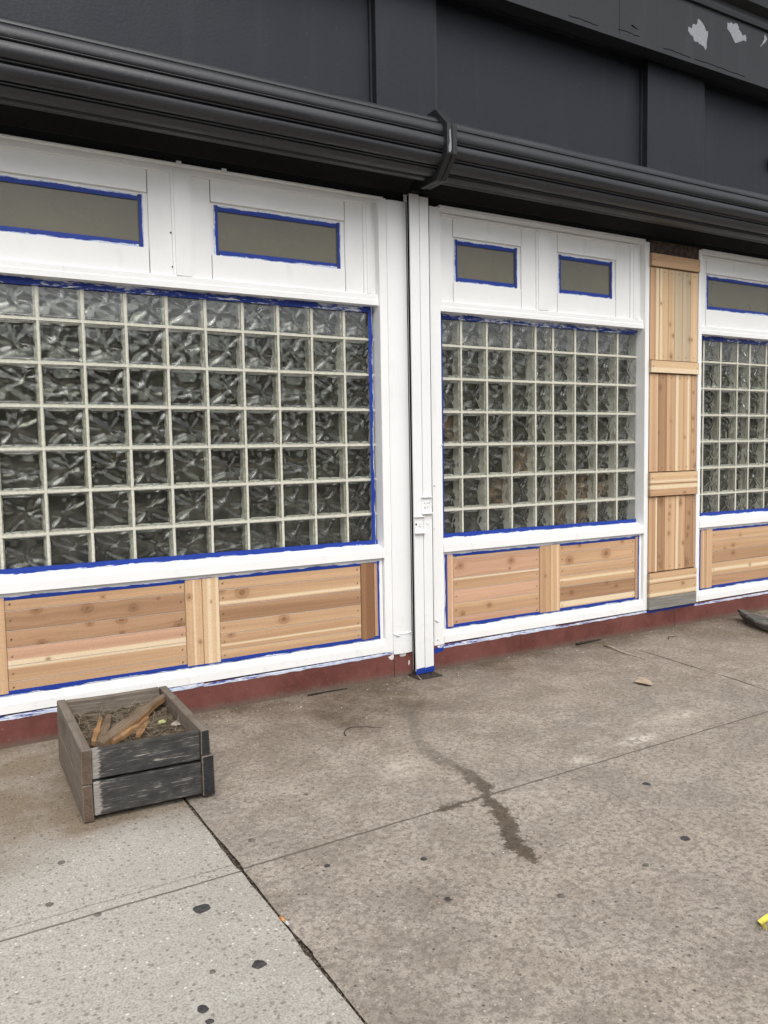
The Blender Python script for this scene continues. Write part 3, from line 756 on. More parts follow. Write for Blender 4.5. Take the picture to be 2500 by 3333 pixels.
# ------------------------------------------------------------------ wall core, side stretches
bm = bmesh.new(); box(bm, -4.2, 5.2, .10, .45, -.01, 5.2); tag(obj('wall', bm, BLACK), 'dark wall core behind the storefront', 'wall', kind='structure')
for a, b, lb in ((-4.2, -2.032, 'plain white boarding left of the widest window'), (4.742, 5.2, 'plain white boarding right of the last window')):
    bm = bmesh.new(); box(bm, a, b, -.079, .095, .153, 2.744); tag(obj('boarding', bm, WHITE), lb, 'wall', kind='structure')

# ------------------------------------------------------------------ upper wall
uw = thing('upper_facade', 'charcoal painted upper wall with flat pilasters, fascia and cornice above the shutters', 'facade', (0, 0, 2.76))
bm = bmesh.new(); box(bm, -4.2, 5.2, -.055, .095, 2.7585, 3.02); obj('lintel', bm, BLACKP, uw)  # coloured black for the shadow behind the shutter rolls
bm = bmesh.new(); box(bm, -4.2, 5.2, -.015, .09, 3.0205, 4.05); obj('wall_panel', bm, CHAR, uw)
for a, b in ((-2.32, -1.92), (.192, .583), (2.338, 2.918), (4.70, 5.1)):
    bm = bmesh.new(); box(bm, a, b, -.080, -.0152, 3.021, 4.02, bev=.002); p_ = obj('pilaster', bm, CHAR, uw)
    bm = bmesh.new(); box(bm, a-.011, a-.0005, -.034, -.0153, 3.021, 4.02); obj('batten', bm, CHARF, p_); bm = bmesh.new(); box(bm, b+.0005, b+.028, -.060, -.0153, 3.021, 4.02); obj('batten', bm, CHARF, p_)
bm = bmesh.new()
prism_x(bm, [(-.206, 3.944), (-.206, 3.969), (-.200, 3.974), (-.10, 3.974), (-.02, 4.03), (-.02, 3.990), (-.10, 3.944)], -4.2, 5.2); fixn(bm); obj('fascia_moulding', bm, CHARF, uw)
for a, b in ((-4.2, -.4), (-.397, 1.938), (1.9415, 5.2)):
    bm = bmesh.new(); box(bm, a, b, -.198, .09, 3.9745, 4.348); obj('fascia_board', bm, CHARF, uw)
bm = bmesh.new()
prism_x(bm, [(-.216, 4.3485), (-.221, 4.372), (-.216, 4.396), (-.19, 4.40), (.09, 4.40), (.09, 4.3485)], -4.2, 5.2); fixn(bm); obj('cornice_bead', bm, CHARF, uw)
bm = bmesh.new()
prism_x(bm, [(-.205, 4.4005), (-.205, 4.43), (-.27, 4.455), (-.275, 4.505), (-.255, 4.52), (-.255, 4.56), (-.34, 4.60), (-.36, 4.70), (-.40, 4.74), (-.40, 4.80), (.09, 4.83), (.09, 4.4005)], -4.2, 5.2); fixn(bm); obj('cornice', bm, CHARF, uw)
PATCH = m_plain('bare_plaster', (.27, .28, .30), .8, .2, 50, .12)
for pts in ([(2.692, 4.255), (2.712, 4.252), (2.74, 4.238), (2.762, 4.215), (2.775, 4.19), (2.80, 4.195), (2.796, 4.17), (2.787, 4.12), (2.786, 4.085), (2.774, 4.066), (2.752, 4.085), (2.735, 4.088), (2.722, 4.095), (2.70, 4.092), (2.694, 4.106), (2.672, 4.097), (2.650, 4.100), (2.646, 4.125), (2.618, 4.135), (2.596, 4.150), (2.594, 4.175), (2.615, 4.18), (2.628, 4.176), (2.64, 4.205), (2.655, 4.208), (2.672, 4.206), (2.681, 4.222)],
            [(3.0, 4.308), (3.02, 4.305), (3.045, 4.316), (3.065, 4.310), (3.09, 4.325), (3.112, 4.322), (3.128, 4.30), (3.125, 4.29), (3.155, 4.275), (3.17, 4.255), (3.205, 4.272), (3.214, 4.25), (3.212, 4.225), (3.18, 4.222), (3.15, 4.212), (3.105, 4.192), (3.09, 4.188), (3.065, 4.215), (3.03, 4.245), (3.0, 4.262), (3.003, 4.29)],
            [(3.425, 4.325), (3.438, 4.318), (3.452, 4.296), (3.444, 4.285), (3.427, 4.268), (3.40, 4.245), (3.378, 4.226), (3.372, 4.231), (3.393, 4.25), (3.41, 4.27), (3.42, 4.29), (3.418, 4.31)]):
    bm = bmesh.new(); vs = [bm.verts.new((x+random.uniform(-.003, .003), -.1988, z+random.uniform(-.003, .003))) for x, z in pts]; f = bm.faces.new(vs); f.normal_update()
    if f.normal.y > 0: f.normal_flip()
    bmesh.ops.triangulate(bm, faces=bm.faces[:])
    obj('peeled_patch', bm, PATCH, uw)
# raised crack lips along the fascia edge
for x0, x1, z in ((1.93, 2.12, 4.005), (2.35, 2.62, 3.984), (2.66, 3.2, 3.981), (1.5, 1.75, 3.984)):
    bm = bmesh.new(); n = 14; tube(bm, [(x0+(x1-x0)*i/n, -.1985, z+.008*(float(vn(x0+i*.7, 4))-.5)) for i in range(n+1)], .0022, 4); obj('paint_crack', bm, BLACK, uw)
bm = bmesh.new(); tube(bm, [(2.05, -.1985, 4.058), (2.075, -.1985, 4.052), (2.11, -.1985, 4.046)], .006, 4, .3)
obj('paint_crack', bm, BLACK, uw)
# round black fixture at the right edge
fx = thing('wall_fixture', 'black round fixture on the charcoal wall at the right photo edge', 'fixture', (3.80, -.016, 3.515))
bm = bmesh.new(); bmesh.ops.create_uvsphere(bm, u_segments=20, v_segments=10, radius=.062, matrix=Matrix.Translation((3.80, -.05, 3.515)) @ Matrix.Diagonal((1, .6, 1, 1)))
obj('cover', bm, BLACKP, fx, True)
bm = bmesh.new(); bmesh.ops.create_cone(bm, cap_ends=True, segments=20, radius1=.05, radius2=.05, depth=.03, matrix=Matrix.Translation((3.80, -.031, 3.515)) @ Matrix.Rotation(math.pi/2, 4, 'X')); obj('back_plate', bm, BLACKP, fx)

# ------------------------------------------------------------------ rolled shutters
YC, ZC = -.330, 2.949
def coil(x0, x1, th0, pitch, label):
    t = thing('rolled_shutter', label, 'shutter', ((x0+x1)/2, YC, ZC), 'rolled security shutters')
    prof = []
    nsl = int(round(360/pitch)); pitch = 360/nsl
    R0 = .1490
    for k in range(nsl):
        for s, dr in ((0, -.0085), (.020, -.0110), (.050, -.0100), (.066, -.0010), (.088, .0032), (.118, .0036), (.142, .0008), (.156, -.0105), (.186, -.0110), (.205, -.0010)):
            prof.append((th0+(k+s)*pitch, R0+dr))
        for i in range(1, 15):
            s = .205+(1-.205)*i/15; q = (s-.205)/(1-.205)
            prof.append((th0+(k+s)*pitch, R0+.0115*math.sin(math.pi*q)**.8))
    bm = bmesh.new()
    pts = [(YC-r*math.cos(math.radians(a)), ZC+r*math.sin(math.radians(a))) for a, r in prof]
    NX = 6
    rings = [[bm.verts.new((x0+(x1-x0)*i/NX, y, z)) for y, z in pts] for i in range(NX+1)]
    n = len(pts)
    for q, s in zip(rings, rings[1:]):
        for i in range(n): bm.faces.new((q[i], q[(i+1) % n], s[(i+1) % n], s[i]))
    bm.faces.new(rings[0]); bm.faces.new(rings[-1]); fixn(bm)
    for e in bm.edges:
        if len(e.link_faces) == 2 and e.calc_face_angle(0) > .6: e.smooth = False
    o = obj('slat_roll', bm, SHUT, t, True)
    # loose end of the curtain dropping into the guides
    bm = bmesh.new(); prism_x(bm, [(YC+.10, ZC-.125), (YC+.205, 2.775), (YC+.215, 2.775), (YC+.115, ZC-.12)], x0+.01, x1-.01); fixn(bm); obj('curtain_end', bm, BLACKP, t)
    return t
coil(-4.2, .3595, 8, 33.0, 'left black rolled up shutter above the widest window')
coil(.4255, 5.2, -5, 32.7, 'right black rolled up shutter from the faceted bracket to the photo edge')
br = thing('shutter_bracket', 'faceted black octagon bracket joining the two rolled shutters', 'bracket', (.392, YC, ZC))
ap = .185; hs = ap*math.tan(math.pi/8)
octp = [(-ap, -hs), (-ap, hs), (-hs, ap), (hs, ap), (ap, hs), (ap, -hs), (hs, -ap), (-hs, -ap)]
for a, b, sc in ((.3600, .3890, 1.0), (.3960, .4250, .985)):
    bm = bmesh.new(); fs = prism_x(bm, [(YC+y*sc, ZC+z*sc) for y, z in octp], a, b); fixn(bm)
    bmesh.ops.bevel(bm, geom=[e for e in bm.edges], offset=.0025, segments=1, affect='EDGES')
    obj('end_plate', bm, BRKT, br)
bm = bmesh.new(); prism_x(bm, [(YC+y*.965, ZC+z*.965) for y, z in octp], .3892, .3958); fixn(bm); obj('spacer', bm, BLACKP, br)
bm = bmesh.new()
vs = [bm.verts.new((.372+a, -.5165, 2.955+b)) for a, b in ((.004, .045), (.009, .035), (.010, .01), (.012, -.02), (.013, -.06), (.006, -.075), (-.006, -.074), (-.005, -.05), (.002, -.02), (-.001, .01), (.0, .035))]
f = bm.faces.new(vs); f.normal_update()
if f.normal.y > 0: f.normal_flip()
obj('scuff', bm, PATCH, br)
bm = bmesh.new(); box(bm, .37, .42, -.16, -.0155, 3.06, 3.12); obj('wall_arm', bm, BRKT, br); bm = bmesh.new(); box(bm, .37, .42, -.16, -.0555, 2.78, 2.84); obj('wall_arm', bm, BRKT, br)

# ------------------------------------------------------------------ ground
GX = -1.2965
def ground_sheet(name, label, xs, ys, mat, jitter_side):
    X, Y = np.meshgrid(xs, ys, indexing='ij'); X = X.copy()
    i = 0 if jitter_side < 0 else -1
    X[i] = X[i]+jitter_side*-.0025*(vn(Y[i]*14, 3.)*1.6-.5)+jitter_side*-.003*np.clip(vn(Y[i]*5, 7.)-.5, 0, 1)*4*(Y[i] > -2.2)
    Z = np.zeros_like(X)
    V = np.stack([X, Y, Z], -1).reshape(-1, 3)
    ni, nj = X.shape; idx = np.arange(ni*nj).reshape(ni, nj)
    q = np.stack([idx[:-1, :-1], idx[1:, :-1], idx[1:, 1:], idx[:-1, 1:]], -1).reshape(-1, 4)
    me = bpy.data.meshes.new(name); me.from_pydata(V.tolist(), [], q.tolist())
    def att(n, a):
        at = me.attributes.new(n, 'FLOAT', 'POINT'); at.data.foreach_set('value', a.ravel().astype(np.float32))
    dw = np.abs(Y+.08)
    dirt_shade = .95*np.exp(-dw/.10)+.50*np.exp(-(dw/.55)**1.4)  # wall-foot dirt with contact shade painted in
    dirt_shade += 1.0*np.exp(-(((X+.18)/.50)**2+((Y+.50)/.33)**2))                        # damp patch left of the rails
    dirt_shade += .55*np.exp(-(((X-1.0)/.22)**2+((Y+.33)/.10)**2))
    dirt_shade += .30*np.exp(-(((X+.85)/.12)**2+((Y+2.15)/.1)**2))
    dirt_shade += .5*np.exp(-(((X-3.0)/.5)**2+((Y+.5)/.35)**2))
    dirt_shade += 1.0*sstep(-1.50, -1.02, Y+.10*np.sin(X*5)+.12*(vn(X*4, Y*4)-.5))*(X < GX)*(Y > -1.7)  # brown end of the pale flag
    # grime and painted contact shade hugging the planter
    px, py = X+1.45, Y+.75
    dirt_shade += .55*np.exp(-(np.maximum(np.abs(px)-.24, 0)**2+np.maximum(np.abs(py)-.35, 0)**2)/.035**2)
    att('dirt_shade', np.clip(dirt_shade, 0, 1.1))
    pale = 1.3*np.exp(-(((X-.65)/.09)**2+((Y+1.56)/.035)**2))+.7*np.exp(-(((X-.25)/.05)**2+((Y+1.6)/.035)**2))+.55*np.exp(-(((X-1.05)/.2)**2+((Y+1.45)/.07)**2))
    pale += .45*np.exp(-(((X+.45)/.10)**2+((Y+1.25)/.1)**2))+.4*np.exp(-(((X+.12)/.1)**2+((Y+1.75)/.12)**2))
    att('pale', np.clip(pale, 0, 1))
    # trickle of water from the rails out over the flag: signed distance
    py_ = np.array([-2.16, -2.06, -1.975, -1.90, -1.774, -1.66, -1.62, -1.50, -1.40, -1.28, -1.12, -.955, -.755, -.55])
    pxx = np.array([-.480, -.455, -.435, -.375, -.325, -.300, -.255, -.236, -.226, -.236, -.230, -.165, -.060, .02])
    pw = np.array([.018, .040, .034, .040, .036, .030, .030, .022, .028, .034, .028, .028, .034, .05])
    c = np.interp(Y, py_, pxx); w = np.interp(Y, py_, pw, left=-.1, right=.0)
    wet = np.abs(X-c)-w+np.clip(-2.16-Y, 0, 1)
    wet = wet+np.clip(Y+.62, 0, 1)*.6
    ln = Y-(.0165*X-1.66); br_ = np.abs(ln)-.012+np.maximum(np.abs(X+.34)-.14, 0)*.5     # spreads along the score line
    att('wet', np.minimum(wet, br_))
    att('crack', X-np.interp(Y, [-1.75, -1.423, -1.33, -1.131, -.931, -.627, -.423, -.2], [1.77, 1.797, 1.813, 1.844, 1.856, 1.889, 1.906, 1.9]))
    me.update()
    o = link(name, me, mat); return tag(o, label, None, kind='structure')
fine_y = np.concatenate([np.linspace(-4.5, -3.3, 14)[:-1], np.arange(-3.3, -.0805, .014), [-.0805]])
ground_sheet('pavement', 'brown stained concrete pavement right of the dark joint', np.concatenate([[GX+.004], np.arange(-1.28, 4.3, .014), np.linspace(4.4, 40, 20)]), fine_y, CON_B, -1)
ground_sheet('pavement_flag', 'pale speckled concrete flag left of the dark joint', np.concatenate([np.linspace(-40, -3, 20)[:-1], np.arange(-3, GX-.01, .014), [GX-.004]]), fine_y, CON_L, 1)
bm = bmesh.new(); box(bm, -40, 40, -4.64, -.05, -.30, -.007); tag(obj('ground', bm, DIRT), 'dark grit bed showing in the pavement joint', kind='structure')
bm = bmesh.new(); box(bm, -40, 40, -4.78, -4.642, -.30, -.002, bev=.01); tag(obj('kerb', bm, m_plain('kerb_stone', (.30, .29, .27), .85, .2, 30, .2)), 'grey stone kerb at the street edge', kind='structure')
bm = bmesh.new(); vs = [bm.verts.new(p) for p in ((-300, -300, -.13), (300, -300, -.13), (300, -4.7, -.13), (-300, -4.7, -.13))]; bm.faces.new(vs); tag(obj('road', bm, ASPH), 'asphalt road in front of the pavement', kind='structure')
bm = bmesh.new(); vs = [bm.verts.new(p) for p in ((-300, -4.7, -.31), (300, -4.7, -.31), (300, 300, -.31), (-300, 300, -.31))]; bm.faces.new(vs); tag(obj('terrain', bm, ASPH), 'bare ground behind the building', kind='structure')
# the terrace across the street (behind the camera, added for the glass to reflect)
tb = thing('terrace', 'unseen dark brick terrace added across the street, facing the storefront', 'building', (0, -19, 0))
bm = bmesh.new(); box(bm, -46, 46, -27, -19, -.13, 4.4); obj('brick_wall', bm, m_plain('dark_brick', (.11, .085, .07), .9, .2, 3, .3), tb)
bm = bmesh.new(); prism_x(bm, [(-19.0+.3, 4.4005), (-23, 5.4), (-27, 4.4005)], -46, 46); fixn(bm); obj('roof', bm, m_plain('roof_slate', (.06, .06, .065), .8, .2, 3, .3), tb)
# grit lying in the joint
bm = bmesh.new()
for i in range(420):
    y = random.uniform(-3.1, -1.1); x = GX+random.gauss(0, .0045); r = random.uniform(.0015, .0042)
    bmesh.ops.create_icosphere(bm, subdivisions=1, radius=r, matrix=Matrix.Translation((x, y, -.006+r*.5)) @ Matrix.Diagonal((1, random.uniform(.7, 1.6), .7, 1)))
tag(obj('joint_grit', bm, m_plain('grit', (.12, .10, .08), .95, .1, 300, .8)), 'loose dark grit filling the pavement joint', kind='stuff')

# ------------------------------------------------------------------ scattered paint flecks and crumbs
def flecks(name, label, n, gen, mats):
    V = []; F = []; MI = []
    for i in range(n):
        x, y, r = gen(i); a = random.uniform(0, 6.28); k = random.randint(4, 6); b = len(V); zz = random.uniform(.0008, .0035); el = random.uniform(.45, 1)
        for j in range(k):
            t = 6.283*j/k+random.uniform(-.3, .3); rr = r*random.uniform(.6, 1.2)
            px, py = rr*math.cos(t), rr*math.sin(t)*el
            V.append((x+px*math.cos(a)-py*math.sin(a), y+px*math.sin(a)+py*math.cos(a), zz+random.uniform(0, .0015)))
        F.append(tuple(range(b, b+k))); MI.append(random.choice(range(len(mats))))
    me = bpy.data.meshes.new(name); me.from_pydata(V, [], F)
    for m in mats: me.materials.append(m)
    me.polygons.foreach_set('material_index', MI)
    o = bpy.data.objects.new(name, me); COL.objects.link(o); return tag(o, label, None, kind='stuff')
FW = m_plain('white_fleck', (.74, .73, .70), .7, .2, 40, .1); FT = m_plain('tan_fleck', (.42, .33, .24), .8, .2, 40, .2); FD = m_plain('dark_crumb', (.06, .05, .04), .9, .2, 40, .3)
def g_wall(i):
    d = random.expovariate(1/.35); return random.uniform(-1.0, 3.7), -.085-min(d, 2.6), random.uniform(.0022, .0062)
def g_wide(i): return random.uniform(-2.1, 3.0), random.uniform(-3.0, -.3), random.uniform(.0015, .004)
flecks('paint_flecks', 'white paint flecks and chips scattered on the pavement', 330, lambda i: g_wall(i) if i < 230 else g_wide(i), [FW, FW, FT])
flecks('crumbs', 'dark crumbs and leaf bits scattered along the wall foot', 360, lambda i: (lambda q: (q[0], q[1], q[2]*(1.25 if q[1] > -.3 else .9)))(g_wall(i) if i < 240 else g_wide(i)), [FD, FD, FT])

# ------------------------------------------------------------------ small things on the pavement
GUM = m_plain('old_gum', (.062, .059, .060), .8, .2, 80, .3)
GUM2 = m_plain('faded_gum', (.15, .135, .12), .85, .2, 80, .3)
gums = [(-1.474, -1.836, .030, GUM, 'largest flat dark gum spot, in the middle of the pale flag'), (-1.427, -2.167, .023, GUM, 'dark gum spot on the pale flag beside the joint, nearest to it'),
        (-1.606, -2.255, .018, GUM, 'round gum spot at the bottom edge of the photo on the pale flag'), (-1.606, -2.306, .012, GUM, 'small gum spot just below the round one at the bottom photo edge'),
        (-1.541, -2.133, .010, GUM2, 'small grey gum spot left of the joint, between larger dark ones'), (-1.742, -1.703, .014, GUM2, 'brown gum spot lying on the score line of the pale flag'),
        (-1.856, -1.570, .015, GUM2, 'grey gum spot left of the planter front, near the left photo edge'), (-1.784, -1.325, .017, GUM2, 'faint gum spot closest to the left planter corner'),
        (-1.199, -1.518, .017, GUM2, 'grey gum spot right of the planter, just past the joint'), (-1.054, -1.811, .014, GUM, 'dark gum spot just below the score line right of the joint'),
        (.059, -2.297, .021, GUM, 'dark gum spot alone at the right side of the pavement'), (-.766, -1.941, .014, GUM, 'round dark gum spot left of the water trail end'),
        (-.836, -2.177, .014, GUM, 'ragged dark gum spot under the smoky grey smudge'), (-.541, -2.342, .016, GUM2, 'blurred gum spot below the end of the water trail'),
        (.298, -1.918, .018, GUM, 'ragged gum spot right of the water trail, above the lone one'), (-.190, -2.349, .014, GUM2, 'small gum spot between the water trail end and the right edge'),
        (-.881, -1.279, .013, GUM2, 'pebble-like gum spot between the planter and the water trail')]
for i, (x, y, r, m, lb) in enumerate(gums):
    bm = bmesh.new(); n = 18; top = []; bot = []
    for k in range(n):
        a = 6.283*k/n; rr = r*(.60+.40*float(vn(math.cos(a)*1.8+i*3.1, math.sin(a)*1.8+i)))
        bot.append(bm.verts.new((x+rr*math.cos(a), y+rr*math.sin(a), .0004))); top.append(bm.verts.new((x+rr*.86*math.cos(a), y+rr*.86*math.sin(a), .0022)))
    for k in range(n): bm.faces.new((bot[k], bot[(k+1) % n], top[(k+1) % n], top[k]))
    bm.faces.new(top)
    tag(obj('gum_spot', bm, m, None, True), lb, 'gum spot', 'flattened gum spots on the pavement')

bm = bmesh.new()
pts = [(1.305, -.935), (1.400, -.893), (1.415, -.905), (1.408, -.925), (1.396, -.955), (1.384, -.985), (1.345, -1.03), (1.318, -1.02)]
a = [bm.verts.new((x, y, .004+.012*float(vn(i*1.3, 2.)))) for i, (x, y) in enumerate(pts)]; b = [bm.verts.new((v.co.x, v.co.y, v.co.z+.0025)) for v in a]
for i in range(8): bm.faces.new((a[i], a[(i+1) % 8], b[(i+1) % 8], b[i]))
bm.faces.new(b); bm.faces.new(a[::-1])
tag(obj('cardboard_scrap', bm, m_plain('cardboard', (.46, .36, .26), .85, .2, 14, .2)), 'torn tan cardboard scrap lying on the pavement before the middle window', 'scrap')

TWG = m_plain('pale_twig', (.42, .36, .28), .9, .1, 60, .3); TWD = m_plain('dark_twig', (.05, .042, .035), .9, .1, 60, .3)
def twig(pts, r, m, label, taper=.4):
    bm = bmesh.new(); tube(bm, pts, r, 6, taper); tag(obj('twig', bm, m, None, True), label, 'twig', 'twigs on the pavement')
twig([(1.80, -.22, .006), (1.785, -.30, .012), (1.765, -.40, .007), (1.754, -.465, .010), (1.757, -.53, .005), (1.763, -.60, .004)], .0065, TWG, 'pale rootlike twig pointing out from the wall before the middle window')
twig([(1.664, -.104, .009), (1.78, -.098, .011), (1.894, -.100, .010)], .009, TWD, 'thick dark stick lying against the red wall under the middle window')
twig([(-.338, -.131, .006), (-.22, -.128, .007), (-.098, -.136, .006)], .006, TWD, 'thin dark stick along the red wall right of the planter')
twig([(-.451, -.795, .003), (-.442, -.76, .006), (-.422, -.735, .010), (-.384, -.727, .012), (-.32, -.752, .008), (-.255, -.792, .004)], .0028, TWD, 'hooked thin twig between the planter and the water trail')
twig([(.345, -.22, .004), (.36, -.16, .01), (.372, -.10, .012)], .0022, TWG, 'short pale twig beside the foot of the guide rails')
twig([(2.30, -.33, .004), (2.34, -.30, .007), (2.40, -.31, .004)], .004, TWD, 'short dark twig before the cedar column')

ct = thing('cigarette_butt', 'orange tipped cigarette butt lying in the pavement joint', 'cigarette butt', (-1.294, -2.03, .0))
bm = bmesh.new(); tube(bm, [(-1.2975, -2.004, .004), (-1.2945, -2.030, .004)], .0042, 10); obj('filter', bm, m_plain('filter_paper', (.62, .28, .10), .8, .2, 200, .3), ct, True)
bm = bmesh.new(); tube(bm, [(-1.2943, -2.0315, .004), (-1.2925, -2.050, .004)], .0042, 10, .85); obj('paper', bm, m_plain('ash_paper', (.62, .60, .57), .85, .2, 200, .3), ct, True)

# yellow leaf at the right edge, curled
bm = bmesh.new()
cen = [(-.192, -2.772), (-.191, -2.766), (-.188, -2.759), (-.184, -2.753), (-.178, -2.748), (-.172, -2.742), (-.150, -2.739), (-.12, -2.738), (-.08, -2.741)]; wd = [.0015, .0035, .005, .0065, .008, .0095, .0105, .011, .002]
rows_ = []
for i, ((x, y), w) in enumerate(zip(cen, wd)):
    d = Vector((cen[min(i+1, 8)][0]-cen[max(i-1, 0)][0], cen[min(i+1, 8)][1]-cen[max(i-1, 0)][1])).normalized(); nn = Vector((-d.y, d.x))
    rows_.append([bm.verts.new((x+nn.x*w*s, y+nn.y*w*s, (.004+.008*abs(s)**1.5+.004*math.sin(i*.8)))) for s in (-1, -.5, 0, .5, 1)])
for q, s in zip(rows_, rows_[1:]):
    for k in range(4): bm.faces.new((q[k], q[k+1], s[k+1], s[k]))
tag(obj('yellow_leaf', bm, m_plain('leaf_yellow', (.66, .58, .10), .55, .4, 40, .15), None, True), 'bright yellow curled leaf at the right photo edge', 'leaf')

# slate slab
def slab():
    bm = bmesh.new()
    out = [(3.215, -.205, .088), (3.275, -.22, .075), (3.262, -.30, .066), (3.235, -.40, .064), (3.19, -.52, .060), (3.14, -.66, .055), (3.10, -.80, .05), (3.00, -.86, .04),
           (2.955, -.72, .062), (3.005, -.60, .066), (3.045, -.49, .062), (3.07, -.43, .071), (3.115, -.355, .076), (3.155, -.285, .083)]
    n = len(out); c = Vector((3.12, -.48, 0))
    lay = []
    for k, (zz, inset) in enumerate(((1.0, 0), (.80, -.004), (.62, .006), (.45, .004), (.22, .022), (.0, .05))):
        ring = []
        for i, (x, y, z) in enumerate(out):
            d = (Vector((x, y, 0))-c).normalized(); j = (float(vn(i*1.7+k*3.1, k*1.3))-.5)*.014
            tip = .05 if (i in (0, 13, 12) and zz < .7) else 0.0
            ring.append(bm.verts.new((x-d.x*(inset+j+tip*(1-zz)), y-d.y*(inset+j+tip*(1-zz)), max(.0, z*zz))))
        lay.append(ring)
    for q, s in zip(lay, lay[1:]):
        for i in range(n): bm.faces.new((q[i], q[(i+1) % n], s[(i+1) % n], s[i]))
    top = bm.faces.new(lay[0])
    r = bmesh.ops.inset_region(bm, faces=[top], thickness=.035, depth=.006)
    bmesh.ops.triangulate(bm, faces=bm.faces[:]); fixn(bm)
    r = bmesh.ops.subdivide_edges(bm, edges=bm.edges[:], cuts=2, use_grid_fill=True)
    for v in bm.verts:
        if v.co.z > .004:
            v.co.z += .006*(float(vn(v.co.x*40, v.co.y*40))-.5); v.co.x += .006*(float(vn(v.co.y*60, v.co.z*90))-.5)
    k = NT('dark_slate'); p = k.pos(); n1 = k.noise(p, 12, 5); n2 = k.noise(k.mapv(p, (10, 10, 90)), 1.0, 4)
    c = k.mix(k.ss(n1, .35, .7), (.075, .073, .068), (.145, .14, .13)); c = k.mix(k.ss(n2, .5, .7, 0, .6), c, (.04, .037, .033))
    return obj('rock_slab', bm, k.bsdf(c, .75, k.bump(k.math('ADD', n1, n2), .6, .008), .3))
tag(slab(), 'dark layered slate slab lying before the right window', 'rock')

# ------------------------------------------------------------------ planter box
PB = thing('planter_box', 'weathered wooden planter box with flaking black paint on its front', 'planter', (-1.43, -.75, 0))
O = Vector((-1.671, -1.080, 0)); ux = Vector((.9985, -.055, 0)); vy = Vector((.030, .9995, 0))
def plank(name, u0, u1, v0, v1, z0, z1, mats, grain, bev=.003, end_mi=None, jit=.0015, label=None, nsub=0):
    """a board in the box frame; grain 'u' or 'v' """
    bm = bmesh.new(); gl = bm.verts.layers.float_vector.new('GL')
    box(bm, u0, u1, v0, v1, z0, z1, jit=jit)
    if end_mi is not None:
        for f in bm.faces:
            f.normal_update()
            if (grain == 'v' and f.normal.y < -.9): f.material_index = end_mi
    es = [e for e in bm.edges]
    r = bmesh.ops.bevel(bm, geom=es, offset=bev, segments=1, affect='EDGES')
    if nsub: bmesh.ops.subdivide_edges(bm, edges=[e for e in bm.edges if e.calc_length() > .1], cuts=nsub, use_grid_fill=True)
    sd = random.random()*20
    for v in bm.verts:
        u, w, z = v.co
        v[gl] = (u-u0, w+z+sd, z+sd) if grain == 'u' else (w-v0, u+z+sd, z+sd)
        if nsub: v.co.z += .004*(float(vn(u*9+sd, w*9))-.5); v.co.y += .003*(float(vn(u*11, z*22+sd))-.5)
        v.co = O+ux*v.co.x+vy*v.co.y+Vector((0, 0, v.co.z))
    o = obj(name, bm, mats, PB)
    if label: o['label'] = label
    return o
W, D, H = .470, .690, .272
for z0, z1 in ((.004, .141), (.1425, H)):
    plank('side_plank', 0, .036, 0, D, z0, z1, [GREYW, GREYW2], 'v', end_mi=1, nsub=3)
BKP = m_weathered('black_painted_end', (.040, .041, .043), (.022, .022, .024))
plank('side_plank', W-.034, W, .000, D, .172, H-.002, [GREYW, BKP], 'v', end_mi=1, nsub=3)
plank('side_plank', W-.034, W+.013, -.004, D-.01, .012, .168, [GREYW, BKP], 'v', end_mi=1, nsub=3)
plank('front_plank', .0385, W-.0365, .004, .038, .156, H-.006, [FLAKE], 'u', nsub=5, label='upper front plank with flaking black paint')
plank('front_plank', .0385, W-.0365, .000, .034, .022, .146, [FLAKE], 'u', nsub=5, label='lower front plank with flaking black paint')
plank('back_plank', .0385, W-.0365, D-.038, D-.004, .146, H-.002, [GREYW], 'u', nsub=3)
plank('back_plank', .0385, W-.0365, D-.038, D-.004, .010, .142, [GREYW], 'u', nsub=3)
bm = bmesh.new()
# soil
N_ = 46
k = NT('dry_soil'); p = k.pos(); n1 = k.noise(p, 28, 5, .7); n2 = k.noise(p, 140, 3)
c = k.mix(k.ss(n1, .35, .65), (.050, .038, .027), (.150, .118, .082)); c = k.mix(k.ss(n2, .6, .75, 0, .5), c, (.26, .21, .145))
SOIL = k.bsdf(c, .95, k.bump(k.math('ADD', n1, n2), .8, .01), .1)
g = [[None]*N_ for _ in range(N_)]
def soil_h(u, v): return .192+.020*(v/D)+.020*(float(vn(u*14, v*14))-.5)+.014*(float(vn(u*45, v*45))-.5)
for i in range(N_):
    for j in range(N_):
        u = .037+(W-.073)*i/(N_-1); v = .039+(D-.079)*j/(N_-1); q = O+ux*u+vy*v
        g[i][j] = bm.verts.new((q.x, q.y, soil_h(u, v)))
for i in range(N_-1):
    for j in range(N_-1): bm.faces.new((g[i][j], g[i+1][j], g[i+1][j+1], g[i][j+1]))
tag(obj('soil', bm, SOIL, None, True), 'dry brown soil filling the planter box', kind='stuff')
